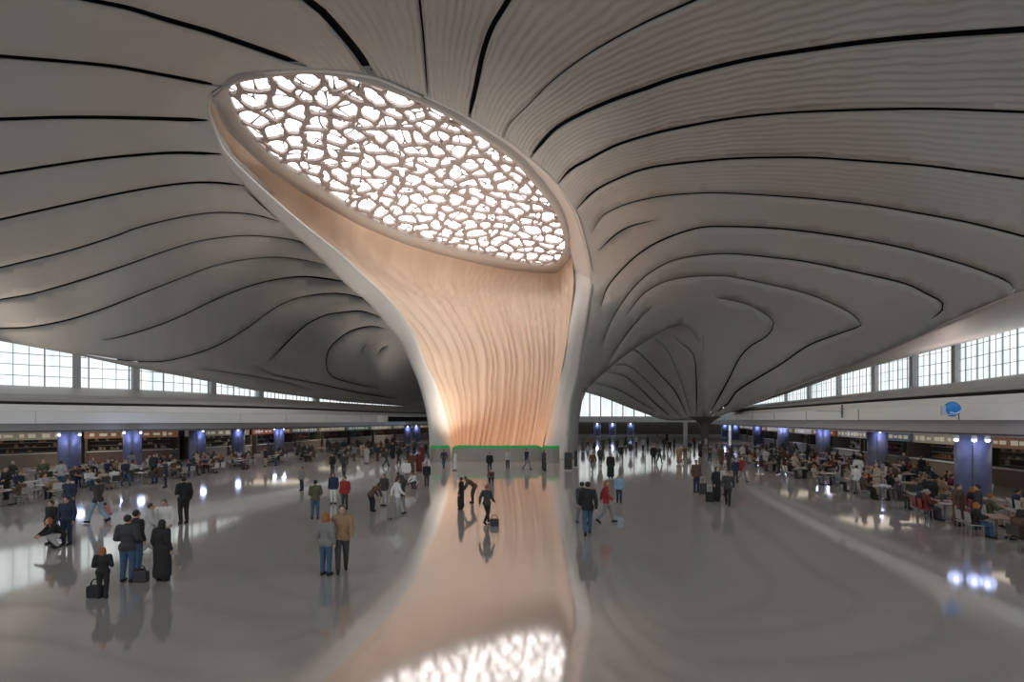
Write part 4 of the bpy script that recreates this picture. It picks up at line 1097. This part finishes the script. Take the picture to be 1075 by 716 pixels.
def table(x, y, rz, c, label, grp):
    t = tag(empty('dining_table', (x, y, 0), rz), label, 'table', grp)
    cpart(t, 'tabletop', 'top', CM[c]); cpart(t, 'pedestal', 'pedestal', CM['metal']); cpart(t, 'base', 'base', CM['metal'])
rnd = random.Random(5)
tops = ['black','charcoal','navy','grey','white','dark red','brown','black','olive','charcoal','beige','pale grey','black','charcoal','navy','brown','tan','dark red','grey','black']
bots = ['black','navy','denim blue','charcoal','grey','brown','beige']
colpos = [(((x-CX)/F*Y), Y, r) for x, Y, r, _ in left_cols+right_cols]
def clear(x, y, d): return all(math.hypot(x-a, y-b) > r+d for a, b, r in colpos)
seats = []
def court(inner, outer, side, spots):
    A = resample(inner, 200); B = resample(outer, 200)
    for (s, f) in spots:
        i = int(s*199); c = A[i]+(B[i]-A[i])*f; c = c+np.array([rnd.uniform(-.3,.3), rnd.uniform(-.3,.3)])
        tdir = B[min(i+3,199)]-B[max(i-3,0)]; ang = math.atan2(tdir[1], tdir[0])+rnd.uniform(-.15,.15)
        near = ['nearest','near','middle','far','farthest'][min(4, int(s*5))]
        row = ['front','second','third','fourth','back'][min(4, int(f*5))]
        tc = rnd.choice(['white','white','grey','wood']); cc = rnd.choice(['white','grey','dark','white','red','grey'])
        place = f'{row} row, {near} part, {side} food court'
        ca, sa = math.cos(ang), math.sin(ang)
        seat = []
        for (dx, dy, r) in ((-.3,-.70,0),(.3,-.70,0),(-.3,.70,PI),(.3,.70,PI)):
            if rnd.random() < .1: continue
            dy *= rnd.uniform(1,1.12); x = c[0]+dx*ca-dy*sa; y = c[1]+dx*sa+dy*ca
            seat.append((x, y, ang+r, rnd.random() < .68, rnd.choice(tops), rnd.choice(bots), rnd.choice(['black','black','brown','auburn','grey']), rnd.random() < .4, rnd.uniform(1.6,1.8)))
        stand = None
        if rnd.random() < .4:
            k = rnd.choice([-1,1]); stand = (c[0]+k*1.3*ca, c[1]+k*1.3*sa, rnd.uniform(0,6.28), rnd.uniform(1.6,1.82), rnd.choice(['stand','phone','walk','bag']), rnd.choice(tops[:12]), rnd.choice(bots), rnd.choice(['black','brown','grey']), rnd.random() < .3)
        tray = rnd.random() < .75; tw = rnd.random() < .5
        if not clear(c[0], c[1], 1.15): continue
        seats.append((math.hypot(c[0], c[1]), c, ang, tc, cc, place, side, seat, stand, tray, tw))
Lin = [(-23.5,20.5),(-24.2,23.5),(-24.2,26.5),(-24,30),(-23.4,40),(-20.5,48),(-15,56),(-11.5,64)]
Lout = [(-36,22),(-35.5,27),(-34.5,32),(-33.2,36.5),(-30,46),(-28,56),(-24.5,70),(-19,86)]
court(Lin, Lout, 'left', [(s, f) for s in (.02,.08,.14,.20,.265,.33,.40,.47,.55,.63,.72,.82,.93) for f in ((.05,.27,.49,.71,.93))])
Rin = [(15.9,12.0),(16.2,15),(17.4,18.8),(18.6,23),(20.0,28),(20.0,34.5),(21.8,45),(24.5,60)]
Rout = [(22.5,12.5),(21.5,17),(21.9,20.4),(24.6,26),(28.6,35),(30.6,42),(34,56),(38,74)]
court(Rin, Rout, 'right', [(s, f) for s in (.015,.07,.125,.18,.235,.30,.36,.43,.50,.58,.66,.74,.83,.93) for f in ((.1,.55,1.0) if s < .2 else (.04,.34,.65,.96))])
seats.sort(key=lambda q: q[0])
NP = NC = 0; far_chairs = []; far_people = []
for dist, c, ang, tc, cc, place, side, seat, stand, tray, tw in seats:
    table(c[0], c[1], ang, tc, f'{tc} topped dining table, {place}', f'{side} food court tables')
    if tray:
        tr = tag(empty('food_tray', (c[0], c[1], .754), ang+rnd.uniform(-.4,.4)), f'{"brown" if tw else "red"} tray with bowl on {tc} table, {place}', 'tray', f'{side} food court trays')
        cpart(tr, 'tray_base', 'tray', CM['wood' if tw else 'red']); cpart(tr, 'bowl', 'bowl', CM['white']); cpart(tr, 'cup', 'cup', CM['white' if tw else 'dark'])
    for (x, y, r, sat, tp, bt, hr, lg, ht) in seat:
        if NC < 300: chair(x, y, r, cc, f'{cc} dining chair, {place}', f'{side} food court chairs'); NC += 1
        else: far_chairs.append((x, y, r))
        if sat:
            if NP < 205: person((x, y, 0), r, ht, 'sit', f'seated diner in {tp} top and {bt} trousers, {place.replace(" food", "")}', top=tp, bottom=bt, hair=hr, long=lg, group=f'{side} food court diners'); NP += 1
            else: far_people.append((x, y, r, 'sit', ht))
    if stand and clear(stand[0], stand[1], .35):
        x, y, r, ht, ps, tp, bt, hr, cw = stand
        if NP < 205: person((x, y, 0), r, ht, ps, f'standing person in {tp} {"coat" if cw else "jacket"}, {bt} trousers, {place.replace(" food", "")}', top=tp, bottom=bt, hair=hr, coat=cw, group=f'{side} food court standing people'); NP += 1
        else: far_people.append((x, y, r, 'stand', ht))
def merged(name, items, cat, label, m):
    """what lies past the first 300 of a kind, as one mesh"""
    vs, fs, n = [], [], 0
    for mes, x, y, r, s in items:
        c_, s_ = math.cos(r), math.sin(r)
        for me in mes:
            co = np.empty(len(me.vertices)*3, np.float32); me.vertices.foreach_get('co', co); co = co.reshape(-1, 3)*s
            vs.append(np.stack([co[:, 0]*c_-co[:, 1]*s_+x, co[:, 0]*s_+co[:, 1]*c_+y, co[:, 2]], 1))
            fs += [tuple(v+n for v in p.vertices) for p in me.polygons]; n += len(me.vertices)
    me = bpy.data.meshes.new(name); me.from_pydata(np.concatenate(vs).tolist(), [], fs); me.update()
    tag(link(name, me, m), label, cat, kind='stuff')
if far_chairs: merged('dining_chair', [([CH['seat'], CH['backrest'], CH['leg0'], CH['leg1'], CH['leg2'], CH['leg3']], x, y, r, 1.0) for x, y, r in far_chairs], 'chair', 'farthest rows of grey dining chairs in both food courts', CM['grey'])
for sel, mm, lb_ in ((0, 'charcoal', 'charcoal'), (1, 'brown', 'brown')):
    q = [([KIT[ps]['jacket'], KIT[ps]['trousers'], KIT[ps]['hair_short']], x, y, r, h/1.72) for i, (x, y, r, ps, h) in enumerate(far_people) if i % 2 == sel]
    if q: merged('crowd', q, 'crowd', f'farthest food court crowd dressed in {lb_}', cloth(mm))
print('seats', len(seats), 'people', NP, 'chairs', NC, len(far_people), len(far_chairs))
# distant crowd strolling past the column on the right and far left
far = [(612,474),(617,470),(624,478),(633,473),(640,470),(648,474),(657,468),(668,470),(675,474),(680,467),(697,472),(703,476),(708,470),(724,476),(729,470),(735,480),(690,464),(664,463),(700,463),(745,484),(752,478),(757,488),(765,494),(741,472),
       (385,487),(396,484),(405,490),(412,482),(419,487),(428,483),(443,485),(447,480),(372,484),(380,480),(390,476),(435,477),(400,477),(415,475),(466,492),(478,494),(533,492),(553,493),(571,494)]
for i, (x, y) in enumerate(far):
    tp = tops[(i*7+3) % 16]; bt = bots[(i*3) % 7]; hr = ['black','brown','auburn','grey'][i % 4]
    where = 'right of great column' if x > 600 else ('left of great column' if x < 450 else 'before green barriers')
    ps = ['stand','walk','phone','stride','bag'][i % 5]
    person(on_floor(x, y), d2r((i*67) % 360), 1.6+((i*37) % 20)/100, ps, f'distant person in {tp} {"coat" if i%3==0 else "jacket"} and {bt} trousers, {where}', top=tp, bottom=bt, hair=hr, coat=i % 3 == 0, group='distant strollers')

# ================================================================== LIGHT
def area(name, loc, size, size_y, target, energy, col, spread=PI):
    L = bpy.data.lights.new(name, 'AREA'); L.shape = 'RECTANGLE'; L.size = size; L.size_y = size_y; L.energy = energy; L.color = col; L.spread = spread
    o = bpy.data.objects.new(name, L); COL.objects.link(o); o.location = loc
    o.rotation_euler = (Vector(target)-Vector(loc)).to_track_quat('-Z', 'Y').to_euler(); o['kind'] = 'light'
    return o
# warm uplight behind the green barriers, washing the inner wall
area('column_uplight_and_fill', (-1.6, 51.4, 0.4), 7, 0.4, (-1.6, 58.5, 8), 520, (1.0, 0.45, 0.17), 2.0)
area('column_uplight_and_fill', (-1.6, 51.0, 0.4), 4, 0.4, (-8, 62, 26), 1700, (1.0, 0.92, 0.84), 1.6)  # pale lamp added to brighten the upper lining
def spot(loc, target, e, col):
    L = bpy.data.lights.new('ceiling_fill_spot', 'SPOT'); L.energy = e; L.color = col; L.shadow_soft_size = 0.12; L.spot_size = 2.2; L.spot_blend = 1  # lamps added to brighten the ceiling, not actual fittings
    o = bpy.data.objects.new('ceiling_fill_spot', L); COL.objects.link(o); o.location = loc; o['kind'] = 'light'
    o.rotation_euler = (Vector(target)-Vector(loc)).to_track_quat('-Z', 'Y').to_euler()
lw_ = resample([p for p in LW if p[1] > 34], 14)
for a in lw_[1:11:2]: spot((a[0]+2.2, a[1]-1.0, 7.35), (a[0]+7, a[1]-2, 14), 1700, (1.0, 0.82, 0.68))
for x, y, e in ((-30, 72, 3500), (-25, 90, 2600), (-22, 106, 2200)): spot((x, y, 7.5), (-20, y+2, 17), e, (1.0, 0.86, 0.74))  # extra fill added for the dark back left ceiling
rw_ = resample([p for p in RW if p[1] > 20], 14)
for a in rw_[1:10:2]: spot((a[0]-2.5, a[1]-0.5, 8.4), (a[0]-5, a[1]-2, 14), 500, (1.0, 0.8, 0.72))
# warm ceiling lights under both balconies
for k, (x, y) in enumerate([tuple((lb[i]*0.45+np.array([(a_[0]), (a_[1])])*0.55)) for i, a_ in zip((5, 9, 13, 17, 22), resample(LF2, 30)[[5, 9, 13, 17, 22]])]):
    area('soffit_light', (x, y, 3.2), 7, 4, (x, y, 0), 110, (1.0, 0.86, 0.68))
for k, (x, y) in enumerate([tuple((rbk[i]*0.45+np.array([(a_[0]), (a_[1])])*0.55)) for i, a_ in zip((5, 9, 13, 18, 24), resample(RF, 34)[[5, 9, 13, 18, 24]])]):
    area('soffit_light', (x, y, 3.4), 6, 4, (x, y, 0), 70, (1.0, 0.86, 0.68))
w = bpy.data.worlds.new('World'); SC.world = w; w.use_nodes = True
bg = w.node_tree.nodes['Background']; bg.inputs['Color'].default_value = (0.93, 0.96, 1.0, 1); bg.inputs['Strength'].default_value = 0.62

cam = bpy.data.cameras.new('Camera'); co_ = bpy.data.objects.new('Camera', cam); COL.objects.link(co_)
co_.location = (0, 0, H); co_.rotation_euler = (PI/2, 0, 0)
cam.sensor_width = 36; cam.lens = F/1075*36; cam.shift_y = (HY-358)/1075; cam.clip_end = 600
SC.camera = co_
SC.view_settings.view_transform = 'Standard'; SC.view_settings.look = 'None'; SC.view_settings.gamma = 1
SC.view_settings.use_curve_mapping = False; SC.view_settings.exposure = 0.1
SC.cycles.use_denoising = True; SC.cycles.max_bounces = 8; SC.cycles.diffuse_bounces = 4
SC.cycles.sample_clamp_indirect = 6
